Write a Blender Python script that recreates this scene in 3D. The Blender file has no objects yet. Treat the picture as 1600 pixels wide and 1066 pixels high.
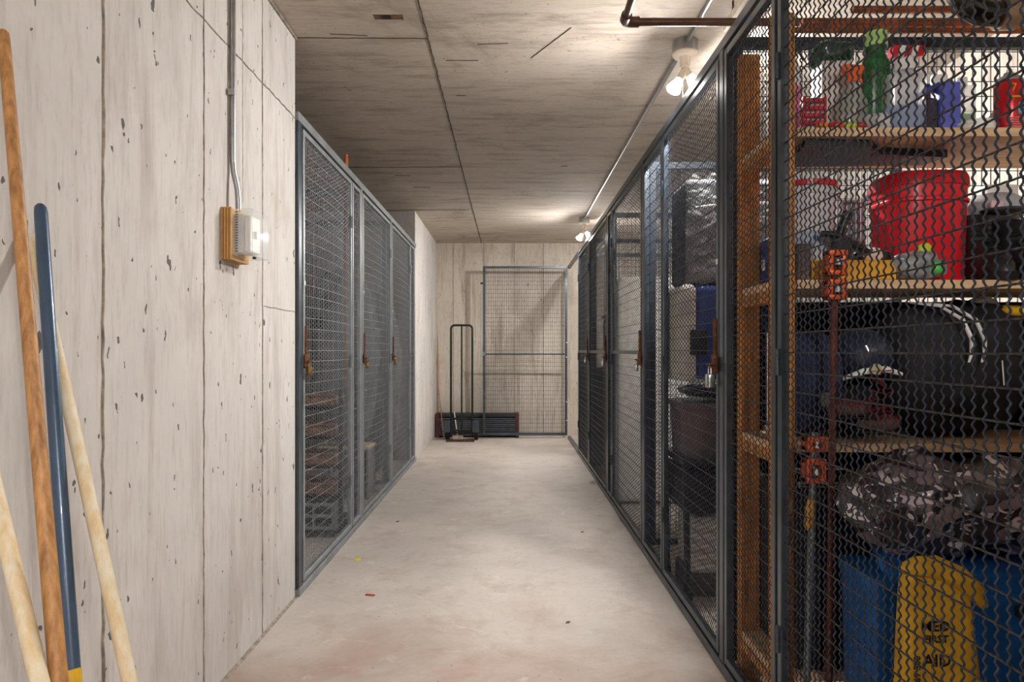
import bpy, bmesh, math, random
import numpy as np
from mathutils import Vector, noise, Matrix
random.seed(7)
PI = math.pi
S = bpy.context.scene
COL = S.collection
F = 1067.0; VX, VY, CH = 797.0, 548.0, 1.08      # focal length (px), vanishing point, eye height

# ------------------------------------------------------------------ camera, world, light, exposure
cam = bpy.data.cameras.new('camera'); camo = bpy.data.objects.new('camera', cam); COL.objects.link(camo)
camo.location = (0, 0, CH); camo.rotation_euler = (PI/2, 0, 0)
cam.sensor_width = 36.0; cam.lens = F*36/1600; cam.shift_x = 3/1600; cam.shift_y = 15/1600
cam.clip_start = 0.02
S.camera = camo
w = bpy.data.worlds.new('world'); S.world = w; w.use_nodes = True
w.node_tree.nodes['Background'].inputs[0].default_value = (0.9, 0.95, 1, 1)
w.node_tree.nodes['Background'].inputs[1].default_value = 0.15
S.view_settings.view_transform = 'Standard'; S.view_settings.look = 'None'
S.view_settings.gamma = 1; S.view_settings.use_curve_mapping = False
S.view_settings.exposure = 1.1
BULB = 1900.0          # emission strength of each compact bulb
FILL = 30.0           # emission strength of the added fill tubes behind the camera

# ------------------------------------------------------------------ helpers
def lin(c):
    return tuple(((v/255)/12.92 if v/255 <= 0.04045 else ((v/255+0.055)/1.055)**2.4) for v in c)
class NT:
    def __init__(s, name):
        s.m = bpy.data.materials.new(name); s.m.use_nodes = True
        s.t = s.m.node_tree; s.n = s.t.nodes; s.b = s.n['Principled BSDF']
        s.pos = s.n.new('ShaderNodeNewGeometry').outputs['Position']
    def link(s, a, b): s.t.links.new(a, b)
    def mapping(s, scale, src=None):
        m = s.n.new('ShaderNodeMapping'); m.inputs['Scale'].default_value = scale
        s.link(src or s.pos, m.inputs[0]); return m.outputs[0]
    def noise(s, vec, scale, detail=4, rough=0.55, dist=0):
        n = s.n.new('ShaderNodeTexNoise'); n.inputs['Scale'].default_value = scale
        n.inputs['Detail'].default_value = detail; n.inputs['Roughness'].default_value = rough
        n.inputs['Distortion'].default_value = dist; s.link(vec, n.inputs['Vector']); return n.outputs[0]
    def voro(s, vec, scale):
        n = s.n.new('ShaderNodeTexVoronoi'); n.inputs['Scale'].default_value = scale
        s.link(vec, n.inputs['Vector']); return n.outputs['Distance'], n.outputs['Color']
    def ramp(s, fac, stops, interp='LINEAR'):
        r = s.n.new('ShaderNodeValToRGB'); cr = r.color_ramp; cr.interpolation = interp
        while len(cr.elements) < len(stops): cr.elements.new(0.5)
        for e, (p, c) in zip(cr.elements, stops):
            e.position = p; e.color = (c if isinstance(c, tuple) else (c, c, c)) + (1,)
        s.link(fac, r.inputs[0]); return r.outputs[0]
    def mix(s, fac, a, b, mode='MIX'):
        m = s.n.new('ShaderNodeMix'); m.data_type = 'RGBA'; m.blend_type = mode
        for v, i in ((fac, 0), (a, 6), (b, 7)):
            if isinstance(v, (int, float)): m.inputs[i].default_value = v
            elif isinstance(v, tuple): m.inputs[i].default_value = v + (1,)
            else: s.link(v, m.inputs[i])
        return m.outputs[2]
    def math(s, op, a, b=0.0):
        m = s.n.new('ShaderNodeMath'); m.operation = op
        for v, i in ((a, 0), (b, 1)):
            if isinstance(v, (int, float)): m.inputs[i].default_value = v
            else: s.link(v, m.inputs[i])
        return m.outputs[0]
    def bump(s, h, strength, dist=0.01):
        b = s.n.new('ShaderNodeBump'); b.inputs['Strength'].default_value = strength
        b.inputs['Distance'].default_value = dist; s.link(h, b.inputs['Height'])
        s.link(b.outputs[0], s.b.inputs['Normal'])
    def color(s, c): s.link(c, s.b.inputs['Base Color'])
MATS = {}
def mat(name, rgb, rough=0.5, metal=0.0, var=0.12, scale=14, bump=0.0, trans=0.0, coat=0.0, alpha=1.0, ior=1.45, emis=0, stretch=(1,1,1), dark=None):
    if name in MATS: return MATS[name]
    t = NT(name); c = lin(rgb)
    tc = t.n.new('ShaderNodeTexCoord').outputs['Object']
    v = t.mapping(stretch, tc)
    n = t.noise(v, scale, 5, 0.6)
    d = dark and lin(dark) or tuple(x*(1-var*2.2) for x in c)
    hi = tuple(min(1, x*(1+var)) for x in c)
    t.color(t.ramp(n, [(0.3, d), (0.7, hi)]))
    t.b.inputs['Roughness'].default_value = rough; t.b.inputs['Metallic'].default_value = metal
    t.b.inputs['Transmission Weight'].default_value = trans; t.b.inputs['IOR'].default_value = ior
    t.b.inputs['Coat Weight'].default_value = coat; t.b.inputs['Alpha'].default_value = alpha
    if bump: t.bump(n, bump, 0.005)
    if emis:
        t.b.inputs['Emission Color'].default_value = c + (1,); t.b.inputs['Emission Strength'].default_value = emis
    MATS[name] = t.m; return t.m

class MB:
    """collects shapes in world coordinates"""
    def __init__(s): s.v = []; s.f = []
    def add(s, vs, fs):
        o = len(s.v); s.v += [tuple(p) for p in vs]; s.f += [tuple(i+o for i in f) for f in fs]; return s
    def box(s, x0, y0, z0, x1, y1, z1):
        return s.add([(x0,y0,z0),(x1,y0,z0),(x1,y1,z0),(x0,y1,z0),(x0,y0,z1),(x1,y0,z1),(x1,y1,z1),(x0,y1,z1)],
                     [(3,2,1,0),(4,5,6,7),(0,1,5,4),(1,2,6,5),(2,3,7,6),(3,0,4,7)])
    def bbox(s, x0, y0, z0, x1, y1, z1, b=0.003, seg=2):
        bm = bmesh.new(); bmesh.ops.create_cube(bm, size=1)
        for v in bm.verts:
            v.co = Vector(((x0+x1)/2+v.co.x*(x1-x0), (y0+y1)/2+v.co.y*(y1-y0), (z0+z1)/2+v.co.z*(z1-z0)))
        bmesh.ops.bevel(bm, geom=bm.edges[:], offset=b, segments=seg, profile=0.5, affect='EDGES')
        bm.verts.index_update(); s.add([v.co for v in bm.verts], [[v.index for v in f.verts] for f in bm.faces]); bm.free(); return s
    def tube(s, pts, r, n=8, caps=True, closed=False):
        pts = [Vector(p) for p in pts]; rs = r if isinstance(r, (list, tuple)) else [r]*len(pts)
        rings = []; N = len(pts); t0 = (pts[1]-pts[0]).normalized()
        up = Vector((0,0,1)) if abs(t0.z) < 0.9 else Vector((1,0,0))
        a = t0.cross(up).normalized()
        for i, p in enumerate(pts):
            t = (pts[min(i+1, N-1)]-pts[max(i-1, 0)])
            if closed: t = pts[(i+1) % N]-pts[i-1]
            t.normalize(); a = (a-t*a.dot(t)).normalized(); b = t.cross(a)
            rings.append([p+(a*math.cos(k*2*PI/n)+b*math.sin(k*2*PI/n))*rs[i] for k in range(n)])
        vs = [v for rg in rings for v in rg]; fs = []
        for i in range(N if closed else N-1):
            j = (i+1) % N
            for k in range(n):
                k2 = (k+1) % n; fs.append((i*n+k, i*n+k2, j*n+k2, j*n+k))
        if caps and not closed: fs += [tuple(range(n-1, -1, -1)), tuple((N-1)*n+k for k in range(n))]
        return s.add(vs, fs)
    def loft(s, secs, n=24, p=2.0, caps=True):
        """stack of superellipse rings (cx, cy, z, rx, ry)"""
        vs = []; fs = []
        for (cx, cy, z, rx, ry) in secs:
            for k in range(n):
                a = 2*PI*(k+0.5)/n; c, q = math.cos(a), math.sin(a)
                vs.append((cx+rx*math.copysign(abs(c)**(2/p), c), cy+ry*math.copysign(abs(q)**(2/p), q), z))
        for i in range(len(secs)-1):
            for k in range(n):
                k2 = (k+1) % n; fs.append((i*n+k, i*n+k2, (i+1)*n+k2, (i+1)*n+k))
        if caps: fs += [tuple(range(n-1, -1, -1)), tuple((len(secs)-1)*n+k for k in range(n))]
        return s.add(vs, fs)
    def lathe(s, x, y, prof, n=24):
        return s.loft([(x, y, z, max(r, 1e-4), max(r, 1e-4)) for z, r in prof], n)
    def blob(s, c, r, e=2.0, amp=0.0, sc=8, seed=0, nu=40, nv=24, ez=None, fold=0.0):
        """superellipsoid with noise folds"""
        vs = []; fs = []; ez = ez or e
        pw = lambda v, q: math.copysign(abs(v)**(2/q), v)
        for i in range(nv+1):
            ph = -PI/2+PI*i/nv
            for k in range(nu):
                th = 2*PI*k/nu
                d = Vector((pw(math.cos(ph), ez)*pw(math.cos(th), e), pw(math.cos(ph), ez)*pw(math.sin(th), e), pw(math.sin(ph), ez)))
                p = Vector((c[0]+d.x*r[0], c[1]+d.y*r[1], c[2]+d.z*r[2]))
                if amp:
                    q = p*sc+Vector((seed*3.1, seed*1.7, 0))
                    m = noise.noise(q)+0.5*noise.noise(q*2.1)+fold*(1-2*abs(noise.noise(q*1.3+Vector((9,9,9)))))
                    p += d.normalized()*amp*m
                vs.append(p)
        for i in range(nv):
            for k in range(nu):
                k2 = (k+1) % nu; fs.append((i*nu+k, i*nu+k2, (i+1)*nu+k2, (i+1)*nu+k))
        return s.add(vs, fs)
    def prism(s, pts, axis, a, b):
        """polygon pts (2d) extruded from a to b along axis 'x','y','z'"""
        def P3(p, t): return {'x': (t, p[0], p[1]), 'y': (p[0], t, p[1]), 'z': (p[0], p[1], t)}[axis]
        n = len(pts)
        return s.add([P3(p, a) for p in pts]+[P3(p, b) for p in pts],
                     [tuple(range(n-1, -1, -1)), tuple(range(n, 2*n))]+[(i, (i+1) % n, n+(i+1) % n, n+i) for i in range(n)])
    def build(s, name, m, parent=None, smooth=False, at=None):
        me = bpy.data.meshes.new(name)
        o = Vector((0,0,0))
        if parent is not None:
            q = parent
            while q: o += q.location; q = q.parent
        loc = Vector((0,0,0))
        if parent is None:
            if at is None:
                a = np.array(s.v); lo = a.min(0); hi = a.max(0); at = ((lo[0]+hi[0])/2, (lo[1]+hi[1])/2, lo[2])
            loc = Vector(at)
        d = o+loc
        a = np.array([tuple(v) for v in s.v], dtype=np.float64)-np.array(d)
        me.from_pydata(a.tolist(), [], s.f)
        bm = bmesh.new(); bm.from_mesh(me); bmesh.ops.recalc_face_normals(bm, faces=bm.faces[:]); bm.to_mesh(me); bm.free()
        if smooth:
            for p in me.polygons: p.use_smooth = True
            try: me.set_sharp_from_angle(angle=math.radians(38))
            except Exception: pass
        me.materials.append(m)
        ob = bpy.data.objects.new(name, me); COL.objects.link(ob)
        if parent is not None: ob.parent = parent
        else: ob.location = loc
        return ob
def tag(o, label=None, cat=None, group=None, kind=None):
    if label: o['label'] = label
    if cat: o['category'] = cat
    if group: o['group'] = group
    if kind: o['kind'] = kind
    return o
def thing(name, loc, label, cat, group=None):
    o = bpy.data.objects.new(name, None); o.location = loc; o.empty_display_size = 0.05
    COL.objects.link(o); return tag(o, label, cat, group)
def sheet(f, nu, nv, name, m, parent):
    vs = [f(i/nu, j/nv) for j in range(nv+1) for i in range(nu+1)]
    fs = [(j*(nu+1)+i, j*(nu+1)+i+1, (j+1)*(nu+1)+i+1, (j+1)*(nu+1)+i) for j in range(nv) for i in range(nu)]
    return MB().add(vs, fs).build(name, m, parent, True)
def P(x, y, Y): return Vector(((x-VX)/F*Y, Y, CH+(VY-y)/F*Y))
def text(body, size, m, parent, loc, rot, name='lettering', depth=0.0004, bold=0.0):
    cu = bpy.data.curves.new('t', 'FONT'); cu.body = body; cu.size = size; cu.extrude = depth; cu.offset = bold
    cu.align_x = 'CENTER'; cu.align_y = 'CENTER'; cu.resolution_u = 2
    t = bpy.data.objects.new('t', cu); COL.objects.link(t)
    me = bpy.data.meshes.new_from_object(t); bpy.data.objects.remove(t)
    me.transform(Matrix.Translation(Vector(loc)-parent_origin(parent)) @ rot)
    me.materials.clear(); me.materials.append(m)
    o = bpy.data.objects.new(name, me); COL.objects.link(o); o.parent = parent; return o
def parent_origin(p):
    o = Vector((0,0,0))
    while p: o += p.location; p = p.parent
    return o
FACE_CAM = Matrix.Rotation(PI/2, 4, 'X')

# ------------------------------------------------------------------ concrete
def concrete(name, base, dark, stretch, holes=0.0, streak=0.5, rough=0.85, stain=None, lines=0.35):
    t = NT(name)
    big = t.noise(t.pos, 1.1, 5, 0.6, 0.4)
    mid = t.noise(t.mapping(stretch), 5.0, 7, 0.68, 0.3)
    fine = t.noise(t.mapping(stretch), 38, 5, 0.7)
    c = t.mix(t.ramp(big, [(0.35, 0.0), (0.72, 1.0)]), lin(base), lin(tuple(x*0.9 for x in base)))
    c = t.mix(t.math('MULTIPLY', t.ramp(mid, [(0.5, 0.0), (0.78, 1.0)]), streak), c, lin(dark))
    c = t.mix(t.math('MULTIPLY', t.ramp(fine, [(0.5, 0.0), (0.8, 1.0)]), lines), c, lin(dark))
    if stain:
        sm = t.noise(t.mapping((0.8, 0.8, 0.8)), 1.9, 6, 0.7, 1.0)
        c = t.mix(t.math('MULTIPLY', t.ramp(sm, [(0.55, 0.0), (0.7, 1.0)]), 0.5), c, lin(stain))
    if name == 'floor_concrete':
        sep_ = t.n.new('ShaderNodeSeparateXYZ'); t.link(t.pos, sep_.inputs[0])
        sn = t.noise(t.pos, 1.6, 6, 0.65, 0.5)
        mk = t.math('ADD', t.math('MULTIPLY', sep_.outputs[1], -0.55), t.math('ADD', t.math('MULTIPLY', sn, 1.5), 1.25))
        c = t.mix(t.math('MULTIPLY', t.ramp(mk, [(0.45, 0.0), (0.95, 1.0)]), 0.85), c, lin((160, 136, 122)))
        pt_ = t.noise(t.pos, 7.0, 5, 0.6, 0.8)
        c = t.mix(t.math('MULTIPLY', t.ramp(pt_, [(0.60, 0.0), (0.70, 1.0)]), 0.35), c, lin((222, 214, 204)))
        d_, col_ = t.voro(t.pos, 30.0); sp_ = t.n.new('ShaderNodeSeparateColor'); t.link(col_, sp_.inputs[0])
        sk = t.math('LESS_THAN', d_, t.math('MULTIPLY', t.math('MAXIMUM', t.math('SUBTRACT', sp_.outputs[0], 0.7), 0.0), 0.5))
        c = t.mix(t.math('MULTIPLY', sk, 0.6), c, lin((120, 106, 96)))
    h = t.math('ADD', t.math('MULTIPLY', mid, 0.5), t.math('MULTIPLY', fine, 0.35))
    if holes:
        for sc, th, fk in ((12.0, 0.72, 0.42), (24.0, 0.56, 0.32), (44.0, 0.46, 0.33)):
            vec = t.mapping((1, 1, 0.5))
            wv = t.n.new('ShaderNodeVectorMath'); wv.operation = 'ADD'
            nn = t.n.new('ShaderNodeTexNoise'); nn.inputs['Scale'].default_value = 30; t.link(t.pos, nn.inputs['Vector'])
            sv = t.n.new('ShaderNodeVectorMath'); sv.operation = 'SCALE'; sv.inputs['Scale'].default_value = 0.035
            t.link(nn.outputs['Color'], sv.inputs[0]); t.link(vec, wv.inputs[0]); t.link(sv.outputs[0], wv.inputs[1])
            d, col = t.voro(wv.outputs[0], sc)
            sep = t.n.new('ShaderNodeSeparateColor'); t.link(col, sep.inputs[0])
            rad = t.math('MULTIPLY', t.math('MAXIMUM', t.math('SUBTRACT', sep.outputs[0], th), 0.0), fk)
            mask = t.math('MULTIPLY', t.math('LESS_THAN', d, rad), holes)
            c = t.mix(t.math('MULTIPLY', mask, 0.85), c, lin((54, 47, 42)))
            h = t.math('SUBTRACT', h, t.math('MULTIPLY', mask, 1.1))
    t.color(c); t.b.inputs['Roughness'].default_value = rough
    t.bump(h, 0.55, 0.006); MATS[name] = t.m; return t.m
wallM = concrete('wall_concrete', (220, 216, 212), (160, 149, 138), (1.8, 1.8, 0.25), holes=1.0, streak=0.7, stain=(190, 181, 171), lines=0.5)
backM = concrete('back_wall_concrete', (214, 204, 191), (136, 122, 108), (2.4, 2.4, 0.3), holes=0.7, streak=0.9, stain=(164, 148, 132), lines=0.55)
ceilM = concrete('ceiling_concrete', (198, 186, 172), (112, 98, 85), (0.45, 2.6, 1), holes=0.6, streak=0.85, stain=(128, 114, 100), lines=0.5)
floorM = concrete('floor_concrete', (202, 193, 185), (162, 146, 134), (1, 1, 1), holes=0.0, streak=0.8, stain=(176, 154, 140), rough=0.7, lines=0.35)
seamM = mat('seam_concrete', (160, 150, 138), 0.9, var=0.25, scale=30, bump=0.4)
darkseamM = mat('dark_joint_grit', (70, 60, 52), 0.95, var=0.3, scale=40, bump=0.5)

steelR = mat('blue_grey_painted_steel', (74, 84, 94), 0.36, 0.35, var=0.18, scale=9, coat=0.15)
steelL = mat('lit_tone_steel', (150, 156, 160), 0.42, 0.3, var=0.12, scale=9)  # lighter copy of the frame steel, left row's lit look in the colour
wireR = mat('black_oiled_wire', (56, 66, 82), 0.34, 0.35, var=0.2, scale=30)
wireS = mat('worn_silvery_wire', (84, 86, 88), 0.3, 0.6, var=0.5, scale=90)
wireL = mat('lit_tone_wire', (148, 153, 158), 0.42, 0.45, var=0.15, scale=30)  # wire lightened for the left row, lit tone put into the colour
wireF = mat('far_grey_wire', (96, 102, 110), 0.4, 0.4, var=0.15, scale=30)
galv = mat('galvanised_conduit', (168, 170, 170), 0.34, 0.85, var=0.1, scale=25)
rust = mat('rusted_steel', (128, 78, 44), 0.75, 0.4, var=0.35, scale=40, bump=0.3)
brass = mat('worn_brass', (150, 120, 70), 0.4, 0.8, var=0.25, scale=40)
blackM = mat('black_rubber', (22, 22, 24), 0.55, var=0.2)
ply = mat('plywood_face', (196, 148, 84), 0.6, var=0.18, scale=6, stretch=(1, 1, 8))
stud = mat('orange_stained_stud', (206, 140, 62), 0.6, var=0.28, scale=5, stretch=(9, 9, 0.8), bump=0.15)
shelfw = mat('pale_plywood_edge', (222, 188, 146), 0.6, var=0.14, scale=7, stretch=(1, 6, 9))
white = mat('white_plastic', (232, 232, 228), 0.35, var=0.04)
black = mat('black_plastic', (24, 25, 28), 0.4, var=0.15)
chrome = mat('chrome', (205, 208, 212), 0.18, 1.0, var=0.08)
tagM = mat('white_number_tag', (238, 238, 236), 0.5, var=0.03)

# ------------------------------------------------------------------ setting
def struct(mb, name, m, **k): return tag(mb.build(name, m, at=(0,0,0), **k), kind='structure')
H = 2.453; YB = 8.72; XL = -0.94; XR = 2.1
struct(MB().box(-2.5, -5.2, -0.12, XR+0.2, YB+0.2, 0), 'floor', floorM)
struct(MB().box(-2.5, -5.2, H, XR+0.2, YB+0.2, H+0.15), 'ceiling', ceilM)
wl = struct(MB().box(-2.5, -5.0, 0, XL, 2.985, H), 'wall_left', wallM)
struct(MB().box(-2.5, 6.73, 0, XL+0.003, YB, H), 'wall_left_rear', wallM)
struct(MB().box(-2.5, 2.985, 0, -2.32, 6.73, H), 'wall_left_locker', concrete('shade_darkened_concrete', (128, 120, 112), (84, 76, 68), (2, 2, 0.4)))  # concrete darkened to stand in for the locker's dim interior
struct(MB().box(-0.937, YB, 0, XR+0.2, YB+0.18, H), 'wall_back', backM)
struct(MB().box(XR, -5.0, 0, XR+0.2, YB, H), 'wall_right', backM)
struct(MB().box(-2.5, -5.2, 0, XR+0.2, -5.0, H), 'wall_front', wallM)
# raised form-board fins on the left wall: each its own strip
def jagged(axis, fixed, a, b, across, wd, dp, n=60, seed=1):
    """irregular little ridge; axis z: runs in z at y=fixed on wall x=across ; axis y: runs in y at z=fixed"""
    mb = MB(); vs = []; fs = []; rnd = random.Random(seed)
    for i in range(n+1):
        t = a+(b-a)*i/n; j = rnd.uniform(-1, 1)*wd*0.3; d = dp*rnd.uniform(0.4, 1.0)
        for (o, e) in ((-wd/2+j, -0.002), (-wd*0.2+j, d), (wd*0.25+j, d*0.8), (wd/2+j, -0.002)):
            vs.append((across+e, fixed+o, t) if axis == 'z' else (across+e, t, fixed+o))
    for i in range(n):
        for k in range(3): fs.append((i*4+k, i*4+k+1, i*4+k+5, i*4+k+4))
    return mb.add(vs, fs)
for i, (yy, z0, z1, wd, dp) in enumerate(((1.575, 0, H, 0.011, 0.005), (2.094, 0, H, 0.009, 0.004), (2.59, 0, H, 0.008, 0.004), (1.08, 0, H, 0.009, 0.004), (2.40, 1.6, H, 0.005, 0.002))):
    jagged('z', yy, z0, z1, XL, wd, dp, seed=i).build('form_seam', seamM, wl)
jagged('y', 2.097, 0.9, 2.98, XL, 0.009, 0.004, seed=11).build('form_seam', seamM, wl)
jagged('y', 1.25, 2.6, 2.98, XL, 0.006, 0.003, n=12, seed=12).build('form_seam', seamM, wl)
MB().box(XL-0.02, -4, H-0.014, XL+0.008, 2.99, H-0.002).build('form_seam', seamM, wl)
# crack-like panel joints of the ceiling
ce = bpy.data.objects['ceiling']
def joint(p0, p1, wd, seed, m=darkseamM, n=70):
    rnd = random.Random(seed); vs = []; fs = []; p0 = Vector(p0); p1 = Vector(p1); d = (p1-p0).normalized(); s = Vector((-d.y, d.x, 0))
    for i in range(n+1):
        p = p0.lerp(p1, i/n)+s*rnd.uniform(-1, 1)*wd*0.2; w_ = wd*rnd.uniform(0.5, 1.0)
        vs += [p-s*w_/2+Vector((0,0,0.001)), p-Vector((0,0,0.003)), p+s*w_/2+Vector((0,0,0.001))]
    for i in range(n):
        for k in range(2): fs.append((i*3+k, i*3+k+1, i*3+k+4, i*3+k+3))
    MB().add(vs, fs).build('panel_joint', m, ce)
joint((-0.355, -3, H), (-0.365, YB, H), 0.011, 1, n=400)
joint((-2.4, 2.985, H), (-0.36, 3.0, H), 0.009, 2); joint((-2.4, 5.12, H), (-0.36, 5.10, H), 0.014, 3)
joint((-0.36, 4.4, H), (2.1, 4.42, H), 0.005, 4, seamM); joint((-2.4, 6.70, H), (-0.4, 6.66, H), 0.02, 5)
joint((-2.4, 0.7, H), (-0.36, 0.7, H), 0.01, 6)
MB().box(-0.56, 2.79, H-0.001, -0.44, 2.83, H+0.002).build('insert', mat('rusty_insert', (96, 72, 52), 0.8, var=0.3), ce)
MB().box(-0.52, 2.795, H-0.003, -0.49, 2.825, H).build('insert', blackM, ce)
rnd = random.Random(21)
for i in range(7):
    x = rnd.uniform(-1.2, 0.6); y = rnd.uniform(2.8, 6.5); l_ = rnd.uniform(0.05, 0.16)
    joint((x, y, H), (x+l_, y+rnd.uniform(-0.02, 0.03), H), 0.003, 30+i, n=14)
joint((0.10, 3.2, H), (0.26, 2.9, H), 0.003, 60, n=20)
for i in range(14):   # little form ridges
    x0 = -1.25+i*0.017+(0.06 if i > 7 else 0)
    MB().box(x0, 2.86+(0.12 if i > 7 else 0), H-0.003, x0+0.006, 2.93+(0.10 if i > 7 else 0), H+0.001).build('cast_ridge', ceilM, ce)
wb = bpy.data.objects['wall_back']
for i, (xx, m_) in enumerate(((-0.73, seamM), (-0.34, seamM), (0.05, seamM), (0.42, seamM))):
    mb = MB(); rnd = random.Random(i)
    for k in range(30):
        j = rnd.uniform(-0.002, 0.002); mb.box(xx+j, YB-0.004*rnd.random()-0.001, k*H/30, xx+0.008+j, YB+0.01, (k+1)*H/30)
    mb.build('form_seam', m_, wb)
# dark cold joint at the foot of the left wall
MB().prism([(XL-0.01, 0), (XL+0.012, 0), (XL-0.01, 0.012)], 'y', -4, 2.985).build('foot_joint', seamM, wl)

# ------------------------------------------------------------------ wire mesh
def wires(u0, u1, z0, z1, ppp=0, bulge=0.0, r=0.0017, sides=4, du=0.0254, dz=0.05, per=0.0192, amp=0.0025, verts=True, hors=True, nst=6):
    """vertices (u, n, z) and faces of a crimped wire mesh"""
    V = []; Fc = []; off = 0
    def emit(c, A, B):
        nonlocal off
        n = len(c); ang = np.arange(sides)*2*PI/sides+PI/4
        ring = c[:, None, :]+r*(np.cos(ang)[None, :, None]*A+np.sin(ang)[None, :, None]*B)
        V.append(ring.reshape(-1, 3))
        i = np.arange(n-1)[:, None]*sides; k = np.arange(sides)[None, :]; k2 = (k+1) % sides
        q = np.stack([i+k, i+k2, i+sides+k2, i+sides+k], -1).reshape(-1, 4)+off
        Fc.append(q); off += n*sides
    bl = lambda u, z: bulge*np.sin(PI*(u-u0)/(u1-u0))*np.sin(PI*(z-z0)/(z1-z0))**0.7 if bulge else 0*u
    if verts:
        nv = max(1, int(round((u1-u0)/du)))
        for i in range(1, nv):
            u = u0+(u1-u0)*i/nv
            m = int((z1-z0)/per*ppp)+1 if ppp else nst
            z = np.linspace(z0, z1, m); uu = np.full_like(z, u)
            nn = bl(uu, np.clip(z, z0+1e-6, z1-1e-6))
            if ppp: nn = nn+amp*np.sin(2*PI*z/per+(i % 2)*PI+(PI/2 if ppp == 2 else 0))
            emit(np.stack([uu, nn, z], -1), np.array([1., 0, 0]), np.array([0, 1., 0]))
    if hors:
        nh = int((z1-z0)/dz)
        for j in range(nh+1):
            z = z1-0.025-j*dz
            if z < z0: break
            m = (int((u1-u0)/0.0254*max(2, ppp))+1) if ppp else nst*2
            u = np.linspace(u0, u1, m); zz = np.full_like(u, z)
            nn = bl(u, zz)
            if ppp: nn = nn+0.0006*np.sin(2*PI*u/0.0254*1.0+(j % 2)*PI+0.7)
            emit(np.stack([u, nn, zz], -1), np.array([0, 0, 1.]), np.array([0, 1., 0]))
    return np.concatenate(V), np.concatenate(Fc)
def fast_mesh(name, V, Q, m, parent, plane='yz', n0=0.0, flip=1, kind='stuff', smooth=True):
    o = np.array(parent_origin(parent))
    if plane == 'yz': W = np.stack([n0+flip*V[:, 1], V[:, 0], V[:, 2]], -1)
    else: W = np.stack([V[:, 0], n0+flip*V[:, 1], V[:, 2]], -1)
    W = W-o
    me = bpy.data.meshes.new(name)
    me.vertices.add(len(W)); me.vertices.foreach_set('co', W.astype(np.float32).ravel())
    me.loops.add(Q.size); me.loops.foreach_set('vertex_index', Q.astype(np.int32).ravel())
    me.polygons.add(len(Q)); me.polygons.foreach_set('loop_start', np.arange(0, Q.size, 4, dtype=np.int32))
    me.polygons.foreach_set('use_smooth', np.full(len(Q), smooth)); me.update(calc_edges=True)
    me.materials.append(m)
    ob = bpy.data.objects.new(name, me); COL.objects.link(ob); ob.parent = parent
    if kind: ob['kind'] = kind
    return ob

DT, DB = 2.075, 0.045      # door top and bottom
def frame(root, side, x, a, b, sm, wd=0.025, dp=0.022, mid=None):
    x0, x1 = (x, x+dp) if side > 0 else (x-dp, x)
    for (y0, y1) in ((a, a+wd), (b-wd, b)): MB().bbox(x0, y0, DB, x1, y1, DT, 0.002, 1).build('stile', sm, root)
    MB().bbox(x0, a+wd, DT-wd, x1, b-wd, DT, 0.002, 1).build('top_rail', sm, root)
    MB().bbox(x0, a+wd, DB, x1, b-wd, DB+wd, 0.002, 1).build('bottom_rail', sm, root)
    if mid: MB().bbox(x0+0.004, a+wd, mid-0.012, x1-0.004, b-wd, mid+0.012, 0.002, 1).build('mid_rail', sm, root)
def hinge(root, side, x, y, z, m):
    s = -side
    h = MB().tube([(x+s*0.006, y, z-0.035), (x+s*0.006, y, z-0.012)], 0.0055, 8).tube([(x+s*0.006, y, z-0.011), (x+s*0.006, y, z+0.011)], 0.0055, 8).tube([(x+s*0.006, y, z+0.012), (x+s*0.006, y, z+0.035)], 0.0055, 8)
    h.box(min(x, x+s*0.002), y-0.018, z-0.033, max(x, x+s*0.002), y+0.018, z+0.033).build('hinge', m, root)
def latch(root, side, x, y, z):
    s = -side
    l = MB().bbox(min(x, x+s*0.005), y-0.012, z-0.03, max(x, x+s*0.005), y+0.055, z+0.035, 0.0015, 1).build('latch', rust, root)
    MB().tube([(x+s*0.004, y-0.018, z), (x+s*0.026, y-0.018, z+0.002), (x+s*0.03, y, z+0.002), (x+s*0.026, y+0.018, z+0.002), (x+s*0.004, y+0.018, z)], 0.004, 8).build('staple', rust, l)
    MB().bbox(min(x+s*0.006, x+s*0.012), y-0.026, z-0.022, max(x+s*0.006, x+s*0.012), y+0.03, z+0.028, 0.001, 1).build('hasp', rust, l)
    MB().tube([(x+s*0.003, y+0.012, z+0.035), (x+s*0.003, y+0.012, z+0.16)], 0.007, 8).build('latch_rod', rust, root)
def padlock(side, x, y, z, label, body=chrome, sc=1.0):
    s = -side; xc = x+s*0.024
    t = thing('padlock', (xc, y, z-0.045), label, 'padlock')
    MB().bbox(xc-0.009*sc, y-0.019*sc, z-0.062*sc, xc+0.009*sc, y+0.019*sc, z-0.024*sc, 0.004, 2).build('lock_body', body, t, True)
    pts = [(xc, y+0.012*sc*math.cos(a), z-0.012*sc+0.014*sc*math.sin(a)) for a in [i*PI/8 for i in range(9)]]
    MB().tube([(xc, y+0.012*sc, z-0.03*sc)]+pts+[(xc, y-0.012*sc, z-0.03*sc)], 0.003*sc, 8).build('shackle', chrome, t, True)
def number_tag(root, side, x, y, z):
    s = -side
    MB().box(min(x+s*0.0005, x+s*0.002), y-0.011, z-0.009, max(x+s*0.0005, x+s*0.002), y+0.011, z+0.009).build('number_tag', tagM, root)
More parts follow.
